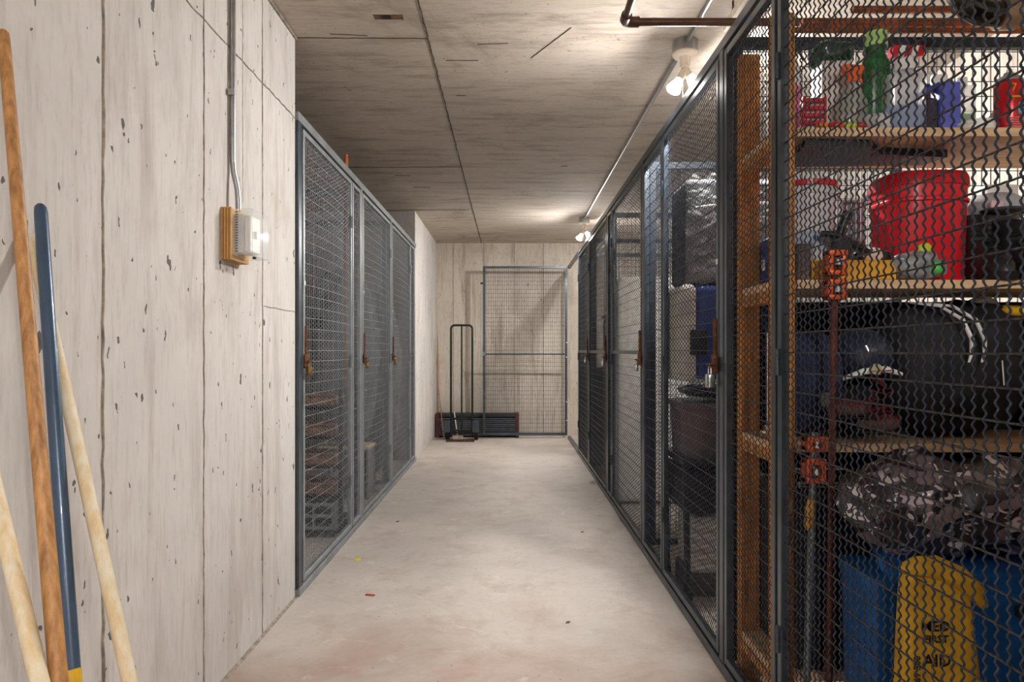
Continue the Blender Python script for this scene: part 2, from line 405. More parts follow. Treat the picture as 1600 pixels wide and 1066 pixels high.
def locker_door(side, x, a, b, label, name='wire_mesh_door', cat='locker door', group=None, ppp=2, bulge=0.0, mid=None, near_latch=True, hinges=True, tagz=1.36, sm=None, wm=None, sides=4, latched=True):
    sm = sm or (steelR if side > 0 else steelL); wm = wm or (wireR if side > 0 else wireL)
    t = thing(name, (x, (a+b)/2, DB), label, cat, group)
    frame(t, side, x, a, b, sm, mid=mid)
    V, Q = wires(a+0.02, b-0.02, DB+0.02, DT-0.02, ppp, bulge, sides=sides)
    fast_mesh('wire_mesh', V, Q, wm, t, 'yz', x+side*0.011, -side)
    if hinges:
        hy = (b-0.018) if near_latch else (a+0.018)
        for z in (0.32, 1.02, 1.83): hinge(t, side, x, hy, z, sm)
    if latched:
        ly = (a+0.012) if near_latch else (b-0.012)
        latch(t, side, x, ly, 1.03)
    if tagz: number_tag(t, side, x, (a+0.012) if near_latch else b-0.012, tagz)
    return t
def locker_panel(side, x, a, b, label, ppp=2, sides=4, mid=None):
    sm = steelR if side > 0 else steelL; wm = wireR if side > 0 else wireL
    t = thing('wire_mesh_panel', (x, (a+b)/2, DB), label, 'mesh panel')
    frame(t, side, x, a, b, sm, mid=mid)
    V, Q = wires(a+0.02, b-0.02, DB+0.02, DT-0.02, ppp, 0, sides=sides)
    fast_mesh('wire_mesh', V, Q, wm, t, 'yz', x+side*0.011, -side)
    return t
def post(side, x, a, b, label, m=None):
    m = m or (steelR if side > 0 else steelL); x0, x1 = (x, x+0.035) if side > 0 else (x-0.035, x)
    t = thing('locker_post', (x, (a+b)/2, 0), label, 'post')
    MB().bbox(x0, a, 0.035, x1, b, 2.09, 0.002, 1).build('upright', m, t)
    MB().box(x0+0.002, a-0.012, 0.035, x1-0.002, b+0.012, 0.041).build('foot_plate', m, t)

XF = 0.71; XM = -0.925
# header and sill rails
tag(MB().bbox(XF, 0.5, 2.09, XF+0.035, 8.43, 2.125, 0.002, 1).build('header_rail', steelR), 'long blue-grey steel rail along the tops of the right lockers', 'rail')
tag(MB().bbox(XM-0.035, 2.99, 2.09, XM, 6.72, 2.13, 0.002, 1).build('header_rail', steelL), 'grey steel rail along the tops of the left lockers', 'rail')
tag(MB().bbox(XF-0.004, 0.5, 0, XF+0.035, 8.38, 0.035, 0.002, 1).build('sill_rail', steelR), 'dark steel rail on the floor under the right lockers', 'rail')
tag(MB().bbox(XM-0.035, 2.99, 0, XM+0.004, 6.72, 0.035, 0.002, 1).build('sill_rail', steelL), 'grey steel rail on the floor under the left lockers', 'rail')
# --- right row, near door: every wire that can be picked apart is its own part
near = thing('wire_mesh_door', (XF, 1.27, DB), 'nearest right mesh door, in front of the crowded wooden shelves', 'locker door')
frame(near, 1, XF, 0.72, 1.815, steelR)
for z in (0.32, 1.05, 1.83): hinge(near, 1, XF, 1.797, z, steelR)
o_near = np.array(near.location)
def wire_obj(name, V, Q, loc):
    me_o = fast_mesh(name, V, Q, wireR, near, 'yz', XF+0.011+0*0, -1, kind=None)
    return me_o
Vv, Qv = wires(1.0, 1.0508, DB+0.015, DT-0.015, 6, 0, r=0.0020, sides=6, hors=False, amp=0.0025)
base_v = wire_obj('vertical_wire', Vv, Qv, None); base_y = 1.0254
Vh, Qh = wires(0.735, 1.80, 1.0, 1.045, 6, 0, r=0.0020, sides=6, verts=False)
base_h = wire_obj('horizontal_wire', Vh, Qh, None); base_h.data.materials[0] = wireS
ys = [1.793-0.0252*i for i in range(35)]
for i, y in enumerate(ys):
    o = base_v if i == 0 else base_v.copy()
    if i: COL.objects.link(o); o.parent = near
    o.location = (0, y-base_y, 0.0092 if i % 2 else 0)
for j in range(40):
    o = base_h if j == 0 else base_h.copy()
    if j: COL.objects.link(o); o.parent = near
    o.location = (0, 0.0127 if j % 2 else 0, (DT-0.05-0.05*j)-1.02)
locker_panel(1, XF, 1.832, 2.266, 'narrow mesh panel beside the crowded shelves, between near door and post', ppp=6)
post(1, XF, 2.278, 2.318, 'blue-grey steel post between the shelf locker and the cooler locker')
locker_door(1, XF, 2.33, 3.18, 'right mesh door in front of the blue and white cooler', ppp=4, tagz=1.385)
locker_panel(1, XF, 3.20, 3.64, 'narrow mesh panel between cooler locker door and white mattress locker', ppp=3)
post(1, XF, 3.648, 3.685, 'steel post between cooler locker and white mattress locker')
locker_door(1, XF, 3.70, 4.77, 'right mesh door in front of the white wrapped mattress', ppp=2, wm=wireF, mid=1.07, tagz=1.41)
locker_panel(1, XF, 4.79, 4.98, 'narrowest right mesh panel, beyond the white mattress', ppp=2)
post(1, XF, 4.99, 5.02, 'steel post beyond the white mattress locker')
locker_door(1, XF, 5.04, 6.15, 'second farthest right mesh door, nearly seen edge on', ppp=0, wm=wireF, mid=1.07)
post(1, XF, 6.165, 6.20, 'steel post before the farthest right mesh door')
locker_door(1, XF, 6.22, 7.08, 'farthest right mesh door, near the back wall', ppp=0, wm=wireF, mid=1.07)
post(1, XF, 7.095, 7.13, 'last steel post at the far end of the right lockers')
# --- left row
post(-1, XM, 2.992, 3.035, 'dark steel post against the end of the left concrete wall', steelR)
locker_door(-1, XM, 3.06, 4.00, 'left mesh door nearest the camera, in front of brown baskets', ppp=2, bulge=0.03, sides=3, tagz=1.385)
locker_panel(-1, XM, 4.02, 4.24, 'narrow left mesh panel between first and second left doors', ppp=2, sides=3)
post(-1, XM, 4.25, 4.282, 'grey steel post between first and second left lockers')
locker_door(-1, XM, 4.30, 5.29, 'middle left mesh door in front of crumpled clear plastic', ppp=2, bulge=0.03, sides=3, tagz=1.45)
post(-1, XM, 5.305, 5.345, 'grey steel post between second and third left lockers')
locker_door(-1, XM, 5.365, 6.33, 'farthest left mesh door, beside the rear concrete wall', ppp=2, bulge=0.02, sides=3, tagz=1.39)
locker_panel(-1, XM, 6.35, 6.60, 'narrow left mesh panel at the rear concrete wall', ppp=0)
post(-1, XM, 6.625, 6.66, 'grey steel post at the far end of the left lockers')
padlock(1, XF, 2.345, 1.03, 'chrome padlock on the cooler locker door', chrome, 1.25)
padlock(1, XF, 3.712, 1.03, 'steel padlock on the white mattress locker door')
padlock(1, XF, 5.052, 1.03, 'small padlock on the second farthest right door')
padlock(1, XF, 6.232, 1.03, 'small padlock on the farthest right door')
padlock(-1, XM, 3.072, 1.03, 'brass padlock on the nearest left locker door', brass)
padlock(-1, XM, 4.312, 1.03, 'brass padlock on the middle left locker door', brass)
padlock(-1, XM, 5.377, 1.03, 'brass padlock on the farthest left locker door', brass)
# --- dividers
steelD = mat('dark_divider_steel', (48, 54, 60), 0.5, 0.3)
def divider(y, xa, xb, m, wm, label, top=2.09, crimp=0):
    t = thing('mesh_divider', ((xa+xb)/2, y, 0.04), label, 'divider')
    for x0 in (xa, xb-0.03): MB().box(x0, y, 0.04, x0+0.03, y+0.025, top).build('stile', m, t)
    MB().box(xa+0.03, y, top-0.035, xb-0.03, y+0.025, top).build('top_rail', m, t)
    MB().box(xa+0.03, y, 0.04, xb-0.03, y+0.025, 0.07).build('bottom_rail', m, t)
    V, Q = wires(xa+0.02, xb-0.02, 0.06, top-0.02, 0, 0, sides=4, du=0.03, nst=2)
    fast_mesh('wire_mesh', V, Q, wm, t, 'xz', y+0.012, 1)
divider(2.285, 0.75, 2.09, steelD, wireR, 'mesh divider right behind the crowded wooden shelves', 2.13)
divider(3.655, 0.75, 2.09, steelD, wireR, 'mesh divider behind the blue and white cooler')
divider(4.995, 0.75, 2.09, steelD, wireR, 'mesh divider behind the white wrapped mattress')
divider(6.17, 0.75, 2.09, steelD, wireR, 'mesh divider before the farthest right locker')
divider(7.10, 0.75, 2.09, steelD, wireR, 'mesh end wall of the right lockers near the back')
divider(4.255, -2.3, -0.965, steelL, wireL, 'mesh divider behind the brown baskets')
divider(5.31, -2.3, -0.965, steelL, wireL, 'mesh divider between second and third left lockers')
# --- gate at the end of the corridor
gt = thing('mesh_partition', (0.19, 8.405, 0.03), 'tall steel mesh partition standing across the end of the corridor', 'partition')
gx0, gx1, gy = -0.335, 0.705, 8.405
for x0 in (gx0, gx1-0.03): MB().bbox(x0, gy, 0.035, x0+0.03, gy+0.03, 2.12, 0.002, 1).build('stile', steelR, gt)
MB().bbox(gx0+0.03, gy, 2.095, gx1-0.03, gy+0.03, 2.12, 0.002, 1).build('top_rail', steelR, gt)
MB().bbox(gx0+0.03, gy, 0.035, gx1-0.03, gy+0.03, 0.07, 0.002, 1).build('bottom_rail', steelR, gt)
MB().bbox(gx0+0.03, gy+0.012, 1.028, gx1-0.03, gy+0.026, 1.045, 0.002, 1).build('mid_rail', steelR, gt)
V, Q = wires(gx0+0.02, gx1-0.02, 0.05, 2.11, 0, 0, r=0.0019, sides=4, du=0.0272, nst=2)
fast_mesh('wire_mesh', V, Q, wireR, gt, 'xz', gy+0.006, 1)
MB().box(gx0-0.03, gy+0.005, 1.90, gx0, gy+0.02, 1.92).build('bolt', blackM, gt)
MB().prism([(gx0-0.012, 1.00), (gx0+0.03, 1.04), (gx0-0.012, 1.09), (gx0-0.012, 1.07), (gx0+0.012, 1.04), (gx0-0.012, 1.015)], 'y', gy-0.012, gy-0.002).build('latch_keeper', galv, gt)
for z in (0.22, 0.45, 1.0, 1.18, 1.9): MB().tube([(gx1-0.01, gy-0.006, z), (gx1-0.01, gy+0.003, z)], 0.007, 8).build('bolt', white, gt)

# ------------------------------------------------------------------ ceiling services
ZC = H
cr = 0.0105
tag(MB().tube([(0.775, -4.9, H-0.02), (0.775, 2.98, H-0.02)], cr, 10).build('ceiling_conduit', galv, smooth=True), 'thin metal conduit on the ceiling, nearer than the near lamp', 'conduit')
tag(MB().tube([(0.772, 3.08, H-0.02), (0.762, 6.99, H-0.02)], cr, 10).build('ceiling_conduit', galv, smooth=True), 'thin metal conduit running along the ceiling between the two lamps', 'conduit')
bulbM = bpy.data.materials.new('glowing_bulb'); bulbM.use_nodes = True
_b = bulbM.node_tree.nodes['Principled BSDF']; _b.inputs['Base Color'].default_value = (1, 0.95, 0.85, 1)
_b.inputs['Emission Color'].default_value = (1.0, 0.965, 0.925, 1); _b.inputs['Emission Strength'].default_value = BULB
neckM = mat('translucent_bulb_neck', (255, 240, 214), 0.4, var=0.02, emis=2.2)
cream = mat('cream_porcelain', (236, 224, 206), 0.35, var=0.05)
def lamp(x, y, label):
    t = thing('twin_bulb_lamp', (x, y, H-0.22), label, 'ceiling lamp')
    # octagonal junction box
    MB().loft([(x, y, H-0.052, 0.056, 0.056), (x, y, H-0.001, 0.056, 0.056)], 8).build('junction_box', galv, t)
    MB().lathe(x, y, [(H-0.072, 0.030), (H-0.070, 0.048), (H-0.060, 0.056), (H-0.053, 0.056)], 28).build('porcelain_base', cream, t, True)
    MB().lathe(x, y, [(H-0.118, 0.020), (H-0.116, 0.023), (H-0.085, 0.023), (H-0.070, 0.026)], 24).build('socket', cream, t, True)
    sp = MB().tube([(x, y, H-0.116), (x, y, H-0.135)], 0.016, 14)
    for dx, dy, dz, L in ((-0.5, -0.16, -0.84, 0.055), (0.62, 0.12, -0.75, 0.03)):
        d = Vector((dx, dy, dz)).normalized(); p = Vector((x, y, H-0.128))
        sp.tube([p, p+d*L], [0.015, 0.019], 14)
    spl = sp.build('splitter', cream, t, True)
    for dx, dy, dz, L in ((-0.5, -0.16, -0.84, 0.055), (0.62, 0.12, -0.75, 0.03)):
        d = Vector((dx, dy, dz)).normalized(); p = Vector((x, y, H-0.128))+d*L
        MB().tube([p, p+d*0.012, p+d*0.030, p+d*0.050, p+d*0.056], [0.017, 0.020, 0.026, 0.0325, 0.0325], 20).build('bulb_neck', neckM, t, True)
        q = p+d*0.0562
        MB().tube([q, q+d*0.003, q+d*0.007, q+d*0.009, q+d*0.010], [0.031, 0.029, 0.022, 0.013, 0.003], 20).build('bulb', bulbM, t, True)
    MB().tube([(x-0.004, y+0.024, H-0.11), (x-0.004, y+0.026, H-0.24)], 0.0015, 6).build('pull_cord', white, t)
lamp(0.776, 3.03, 'white twin-bulb lamp on the ceiling above the cooler locker')
lamp(0.765, 7.04, 'small distant twin-bulb ceiling lamp near the back wall')
lamp(0.776, -0.97, 'twin-bulb ceiling lamp behind the viewer')
# fill lights added behind the viewer to brighten the near end
fillM = bpy.data.materials.new('glowing_fill'); fillM.use_nodes = True
_b = fillM.node_tree.nodes['Principled BSDF']
_b.inputs['Emission Color'].default_value = (0.95, 0.98, 1.0, 1); _b.inputs['Emission Strength'].default_value = FILL
for (x, y, lb) in ((0.25, -1.6, 'added fill light under the ceiling, nearest behind the viewer'), (0.25, -3.6, 'added fill light under the ceiling, far behind the viewer')):
    t = thing('added_fill_light', (x, y, H-0.1), lb, 'ceiling light')
    MB().bbox(x-0.09, y-0.6, H-0.045, x+0.09, y+0.6, H-0.001, 0.004, 1).build('housing', white, t)
    for dx in (-0.05, 0.05):
        MB().tube([(x+dx, y-0.57, H-0.065), (x+dx, y+0.57, H-0.065)], 0.014, 10).build('fill_tube', fillM, t, True)
# pipes
brown = mat('brown_painted_pipe', (104, 76, 62), 0.4, 0.4, var=0.2, scale=20)
copper = mat('copper_pipe', (168, 98, 58), 0.38, 0.7, var=0.28, scale=12)
pz = 2.283; pr = 0.0145
bp = thing('sprinkler_pipe', (0.9, 2.5, pz), 'brown steel pipe turning a corner under the ceiling', 'pipe')
MB().tube([(0.418, -4.9, pz), (0.418, 2.455, pz)], pr, 16).build('pipe_run', brown, bp, True)
MB().tube([(0.462, 2.5, pz), (2.09, 2.5, pz)], pr, 16).build('pipe_run', brown, bp, True)
MB().tube([(0.418, 2.445, pz), (0.418, 2.48, pz), (0.424, 2.494, pz), (0.438, 2.5, pz), (0.472, 2.5, pz)], pr*1.35, 16).build('elbow', brown, bp, True)
st = thing('strut_channel', (0.87, 1.8, 2.36), 'perforated white strut channel hung under the ceiling beside the rail', 'strut')
sc_ = MB()
for (x0, x1, z0, z1) in ((0.855, 0.858, 2.36, 2.39), (0.892, 0.895, 2.36, 2.39), (0.855, 0.895, 2.389, 2.392), (0.858, 0.866, 2.36, 2.363), (0.884, 0.892, 2.36, 2.363)): sc_.box(x0, 0.4, z0, x1, 2.74, z1)
sc_.build('channel', mat('cream_painted_strut', (214, 204, 188), 0.5, 0.2), st)
for y in (2.1, 2.4, 2.68):
    MB().box(0.868, y-0.01, 2.3915, 0.882, y+0.01, 2.393).build('slot', blackM, st)
    MB().tube([(0.875, y, 2.33), (0.875, y, H)], 0.004, 6).build('threaded_rod', rust, st)
def cpipe(a, b, r, label, m=copper):
    tag(MB().tube([a, b], r, 14).build('copper_pipe', m, smooth=True), label, 'pipe')
def pt(x, y, Y): return P(x, y, Y)
cpipe(pt(1332, 15, 2.42), pt(1332, 15, 2.42)+Vector((0.88, 0, 0)), 0.013, 'topmost copper pipe crossing above the crowded shelves')
cpipe(pt(1252, 36, 2.36), pt(1252, 36, 2.36)+Vector((1.05, 0, -0.004)), 0.016, 'thick middle copper pipe crossing above the crowded shelves')
cpipe(pt(1222, 47, 2.33), pt(1222, 47, 2.33)+Vector((1.13, 0, -0.004)), 0.010, 'thin lowest copper pipe crossing above the crowded shelves')
dp = thing('drain_pipe', P(1560, 30, 2.0), 'thick black elbowed drain pipe above the right end of the shelves', 'pipe')
dM = mat('black_cast_iron', (52, 46, 42), 0.25, 0.7, var=0.35, scale=18, bump=0.2, coat=0.4)
c0 = P(1496, -20, 2.0)
MB().tube([c0+Vector((0, 0, 0.12)), c0+Vector((0, 0, 0.02)), c0+Vector((0.01, 0, -0.02)), c0+Vector((0.035, 0, -0.055)), c0+Vector((0.07, 0, -0.075)), c0+Vector((0.12, 0, -0.08))], 0.037, 18).build('elbow', dM, dp, True)
MB().tube([c0+Vector((0.10, 0, -0.08)), c0+Vector((0.6, 0, -0.08))], 0.033, 18).build('pipe_run', dM, dp, True)
MB().tube([c0+Vector((0.12, 0, -0.08)), c0+Vector((0.17, 0, -0.08))], 0.044, 18).build('coupling', mat('tan_wrap', (142, 116, 92), 0.4, 0.3, var=0.3), dp, True)

# ------------------------------------------------------------------ wall conduit and guarded switch
cx = XL+0.012; cy = 2.285
wc = thing('wall_conduit', (cx, cy, 1.54), 'silver conduit running down the left wall to the switch guard', 'conduit')
MB().tube([(cx, cy, H), (cx, cy, 1.72), (cx+0.003, cy, 1.68), (cx+0.016, cy, 1.62), (cx+0.019, cy, 1.58), (cx+0.019, cy, 1.548)], 0.0095, 12).build('tube', galv, wc, True)
MB().box(XL, cy-0.02, 1.93, XL+0.024, cy-0.012, 1.95).build('strap', galv, wc)
sw = thing('switch_guard', (XL, 2.3, 1.38), 'clear plastic guard over a switch, on a plywood block on the left wall', 'switch cover')
plyl = [mat('ply_light', (214, 170, 104), 0.6), mat('ply_dark', (164, 112, 56), 0.65)]
for i in range(7):
    x0 = XL+0.0005+i*0.0047
    MB().box(x0, 2.22, 1.378+0.001*(i % 2), x0+0.0046, 2.372, 1.548-0.001*(i % 2)).build('plywood_ply', plyl[i % 2], sw)
xb = XL+0.034
clear = mat('clear_plastic', (244, 246, 248), 0.04, alpha=0.16, var=0.0)
g = MB(); y0, y1, z0, z1, xo = 2.222, 2.368, 1.392, 1.543, xb+0.068; th = 0.0022
g.box(xb, y0, z0, xo, y0+th, z1).box(xb, y1-th, z0, xo, y1, z1).box(xb, y0+th, z0, xo, y1-th, z0+th).box(xb, y0+th, z1-th, xo, y1-th, z1).box(xo-th, y0+th, z0+th, xo, y1-th, z1-th)
g.build('guard_cover', clear, sw)
for k in range(16):
    z = z0+0.01+k*0.0085; MB().box(xb+0.012, y0-0.001, z, xb+0.02, y0, z+0.0045).build('vent_slot', mat('smoky_slot', (96, 98, 100), 0.5), sw)
MB().bbox(xb, 2.245, 1.405, xb+0.03, 2.345, 1.53, 0.003, 1).build('back_box', mat('light_grey_box', (206, 208, 208), 0.45), sw)
MB().bbox(xb+0.0305, 2.25, 1.408, xb+0.05, 2.34, 1.527, 0.003, 2).build('switch_plate', white, sw)
MB().bbox(xb+0.0505, 2.288, 1.455, xb+0.058, 2.302, 1.48, 0.001, 1).build('toggle', white, sw)
MB().tube([(xb+0.045, 2.30, 1.388), (xb+0.045, 2.30, 1.396)], 0.006, 10).build('keyhole', blackM, sw)

# ------------------------------------------------------------------ poles against the left wall
woodb = mat('brown_varnished_handle', (196, 146, 92), 0.5, var=0.12, scale=16, stretch=(6, 6, 0.25), dark=(140, 96, 54))
woodp = mat('pale_weathered_handle', (224, 220, 200), 0.6, var=0.05, scale=12, stretch=(6, 6, 0.3), dark=(216, 188, 138))
bluem = mat('blue_grey_painted_handle', (70, 92, 118), 0.3, 0.2, var=0.08, coat=0.3)
yel = mat('yellow_collar', (222, 176, 40), 0.5)
def pole(name, a, b, r0, r1, m, label, cat, tipm=None, collar=None):
    a = Vector(a); b = Vector(b); d = (b-a).normalized()
    t_ = (0.0-a.z)/(b.z-a.z); end = a+(b-a)*t_; end -= d*0.02
    t = thing(name, tuple(end), label, cat)
    L = (end-a).length
    pts = [a, a+d*0.006, a+d*0.02]+[a+d*(0.02+(L-0.02)*i/12) for i in range(1, 13)]
    rs = [r0*0.55, r0*0.9, r0]+[r0+(r1-r0)*i/12 for i in range(1, 13)]
    if collar:
        k = collar; pts2 = []
        MB().tube([a, a+d*0.006, a+d*0.02, a+d*k], [r0*.55, r0*.9, r0, r1], 16).build('handle', m, t, True)
        MB().tube([a+d*k, a+d*L], [r1*1.05, r1*1.05], 16).build('socket', yel, t, True)
    else: MB().tube(pts, rs, 16).build('handle', m, t, True)
    return t
a = P(5, 48, 1.225); b = P(92, 1066, 0.97)
pole('shovel_handle', a, b, 0.0098, 0.0135, woodb, 'tallest brown wooden handle leaning on the left wall', 'tool handle')
a = P(63, 320, 1.295); b = P(114, 1066, 1.09)
L_ = (P(113, 1046, 1.095)-a).length
pole('fork_handle', a, b, 0.0115, 0.0125, bluem, 'blue-grey handle with yellow collar leaning on the left wall', 'tool handle', collar=L_)
a = P(48, 368, 1.322); b = P(203, 1066, 1.10)
pole('broom_handle', a, b, 0.0108, 0.0125, woodp, 'pale wooden handle slanting right, just right of the blue handle', 'tool handle')
a = P(-62, 540, 1.10); b = P(62, 1066, 0.95)
pole('rake_handle', a, b, 0.012, 0.0125, woodp, 'pale handle at the left edge of the photo, seen low down', 'tool handle')

# ------------------------------------------------------------------ back corner
dk = mat('dark_green_tube', (42, 50, 46), 0.4, 0.4, var=0.2)
hy = 8.17
dt = thing('hand_truck', (-0.585, hy, 0), 'dark steel hand truck with arched handle, standing before the back wall', 'hand truck')
xl, xr_ = -0.712, -0.455; R_ = 0.045
arc = [(xl, hy+0.05, 0.06)] + [(xl, hy+0.06, 1.34)] + [(xl+R_-R_*math.cos(a), hy+0.06, 1.34+R_*math.sin(a)) for a in [i*PI/12 for i in range(1, 7)]] + [(xr_-R_+R_*math.sin(a), hy+0.06, 1.34+R_*math.cos(a)) for a in [i*PI/12 for i in range(0, 6)]] + [(xr_, hy+0.06, 1.34), (xr_, hy+0.05, 0.06)]
MB().tube(arc, 0.0135, 10).build('tube_frame', dk, dt, True)
MB().tube([((xl+xr_)/2, hy+0.06, 0.06), ((xl+xr_)/2, hy+0.06, 1.384)], 0.0105, 10).build('centre_tube', dk, dt, True)
for z in (0.12, 0.26): MB().bbox(xl, hy+0.05, z-0.012, xr_, hy+0.064, z+0.012, 0.002, 1).build('crossbar', dk, dt)
MB().bbox(xl-0.05, hy-0.10, 0.0, xr_+0.03, hy+0.055, 0.014, 0.003, 1).build('toe_plate', mat('rusty_plate', (92, 66, 52), 0.6, 0.4, var=0.3), dt)
for s_, x in ((-1, xl-0.045), (1, xr_+0.045)):
    MB().tube([(x-0.022, hy+0.12, 0.085), (x+0.022, hy+0.12, 0.085)], 0.085, 20).build('wheel', blackM, dt, True)
    MB().bbox(x-0.04, hy+0.0, 0.10, x+0.04, hy+0.008, 0.235, 0.003, 1).build('wheel_guard', steelR, dt)
MB().tube([(xl-0.06, hy+0.12, 0.085), (xr_+0.06, hy+0.12, 0.085)], 0.008, 8).build('axle', dk, dt)
# stacked slatted rack behind
maroon = mat('maroon_end_frame', (92, 44, 46), 0.6, var=0.25)
slr = mat('black_slat_steel', (128, 130, 138), 0.35, 0.5, var=0.15)
rk = thing('shelf_rack_stack', (-0.42, 8.55, 0), 'low dark slatted rack with maroon ends on the floor behind the hand truck', 'rack')
for x in (-0.925, 0.065): MB().bbox(x, 8.47, 0.0, x+0.045, 8.68, 0.30, 0.004, 1).build('end_frame', maroon, rk)
for k in range(9): MB().bbox(-0.88, 8.48, 0.025+k*0.025, 0.065, 8.494, 0.038+k*0.025, 0.002, 1).build('slat', slr, rk)
MB().bbox(-0.88, 8.48, 0.255, 0.065, 8.66, 0.295, 0.003, 1).build('top_board', mat('dark_top_board', (52, 54, 54), 0.6), rk)
MB().box(-0.88, 8.55, 0.0, 0.065, 8.57, 0.25).build('back_panel', blackM, rk)
t = thing('angle_broom', (-0.66, 8.33, 0), 'pale small brush with thin white handle between the hand truck tubes', 'broom')
MB().tube([(-0.69, 8.42, 0.33), (-0.64, 8.30, 0.045)], 0.006, 8).build('handle', white, t, True)
MB().bbox(-0.70, 8.245, 0.02, -0.57, 8.285, 0.05, 0.004, 1).build('brush_block', mat('pale_wood_block', (214, 190, 168), 0.6), t)
MB().box(-0.695, 8.25, 0.0, -0.575, 8.28, 0.02).build('bristles', white, t)
tag(MB().tube([(-0.925, 8.58, 0.98), (-0.88, 8.4, 0.62), (-0.80, 8.26, 0.02)], 0.006, 8).build('thin_rod', mat('pink_faded_rod', (196, 134, 118), 0.5), smooth=True), 'thin faded pink rod leaning in the far left corner', 'rod')
t = thing('loose_rod', (-0.9, 8.66, 0), 'thin pale stick standing in the far left corner', 'stick')
MB().tube([(-0.915, 8.71, 1.30), (-0.905, 8.705, 0.0)], 0.006, 8).build('stick', woodp, t)
# floor scraps
tag(MB().prism([(-0.80, 3.50), (-0.775, 3.505), (-0.77, 3.53), (-0.79, 3.545), (-0.80, 3.525)], 'z', 0.0, 0.006).build('wrapper_scrap', mat('yellow_scrap', (224, 206, 84), 0.6)), 'small yellow wrapper scrap on the floor by the left lockers', 'scrap')
tag(MB().prism([(-0.64, 3.01), (-0.60, 3.0), (-0.595, 3.012), (-0.635, 3.025)], 'z', 0.0, 0.004).build('wrapper_scrap', mat('red_scrap', (190, 66, 58), 0.6)), 'small red scrap on the floor near the left lockers', 'scrap')
for (x, y, lb) in ((0.42, 4.05, 'tiny dry brown crumb on the floor before the mattress locker door'), (0.22, 2.7, 'dry brown crumb on the open floor nearest the viewer, right of centre'), (-0.72, 4.3, 'tiny brown crumb on the floor by the middle left locker door')):
    tag(MB().prism([(x, y), (x+0.015, y+0.004), (x+0.02, y+0.02), (x+0.004, y+0.018)], 'z', 0.0, 0.003).build('leaf_scrap', mat('dry_leaf', (110, 92, 76), 0.8)), lb, 'scrap')
# unseen cartons added beside the viewer to shade the low shelf things
t = thing('added_carton_blocker', (1.4, 0.33, 0), 'unseen brown cartons added beside the viewer to block light', 'cartons')
for k in range(3): MB().bbox(0.80, 0.08, 0.02+k*0.515, 2.04, 0.60, 0.53+k*0.515, 0.004, 1).build('carton', mat('carton_brown', (150, 120, 88), 0.8), t)



# ------------------------------------------------------------------ wooden shelving in the near right locker
SY0, SY1 = 1.90, 2.235; SX1 = 2.05
sh = thing('wooden_shelving', (1.4, 2.07, 0), 'tall orange-brown wooden shelving crowded with bottles, buckets and bags', 'shelving')
for (x, y) in ((0.738, 1.915), (0.738, 2.185), (SX1-0.04, 1.915), (SX1-0.04, 2.185)):
    MB().bbox(x, y, 0, x+0.062, y+0.038, 2.03, 0.003, 1).build('upright_post', stud, sh)
for z in (1.677, 1.253, 0.797, 0.16):
    MB().box(0.80, SY0, z, SX1, SY1, z+0.024).build('shelf_board', shelfw, sh)
    MB().bbox(0.742, 1.955, z-0.035, 0.780, 2.183, z+0.0, 0.002, 1).build('shelf_cleat', stud, sh)
    MB().bbox(0.742, 1.955, z+0.0005, 0.798, 2.183, z+0.024, 0.001, 1).build('shelf_end_board', shelfw, sh)
Z1, Z2, Z3 = 1.702, 1.278, 0.822          # tops of the boards
def X(px, Y): return (px-VX)/F*Y
def Zp(py, Y): return CH+(VY-py)/F*Y
def pl(name, rgb, **k): return mat(name, rgb, k.pop('rough', 0.32), **k)
redP = pl('red_plastic', (216, 28, 40)); blueP = pl('blue_plastic', (24, 84, 150)); navy = mat('navy_cloth', (34, 46, 78), 0.85, var=0.2, scale=30, bump=0.2)
clearb = mat('clear_bottle', (226, 232, 234), 0.06, alpha=0.35, var=0.02)
bluel = mat('blue_liquid', (20, 96, 190), 0.15, coat=0.5); greenl = mat('green_liquid', (60, 178, 40), 0.15, coat=0.5)
orangeP = pl('orange_plastic', (236, 104, 40)); greyP = pl('grey_plastic', (150, 152, 152)); yelP = pl('yellow_plastic', (226, 178, 40))
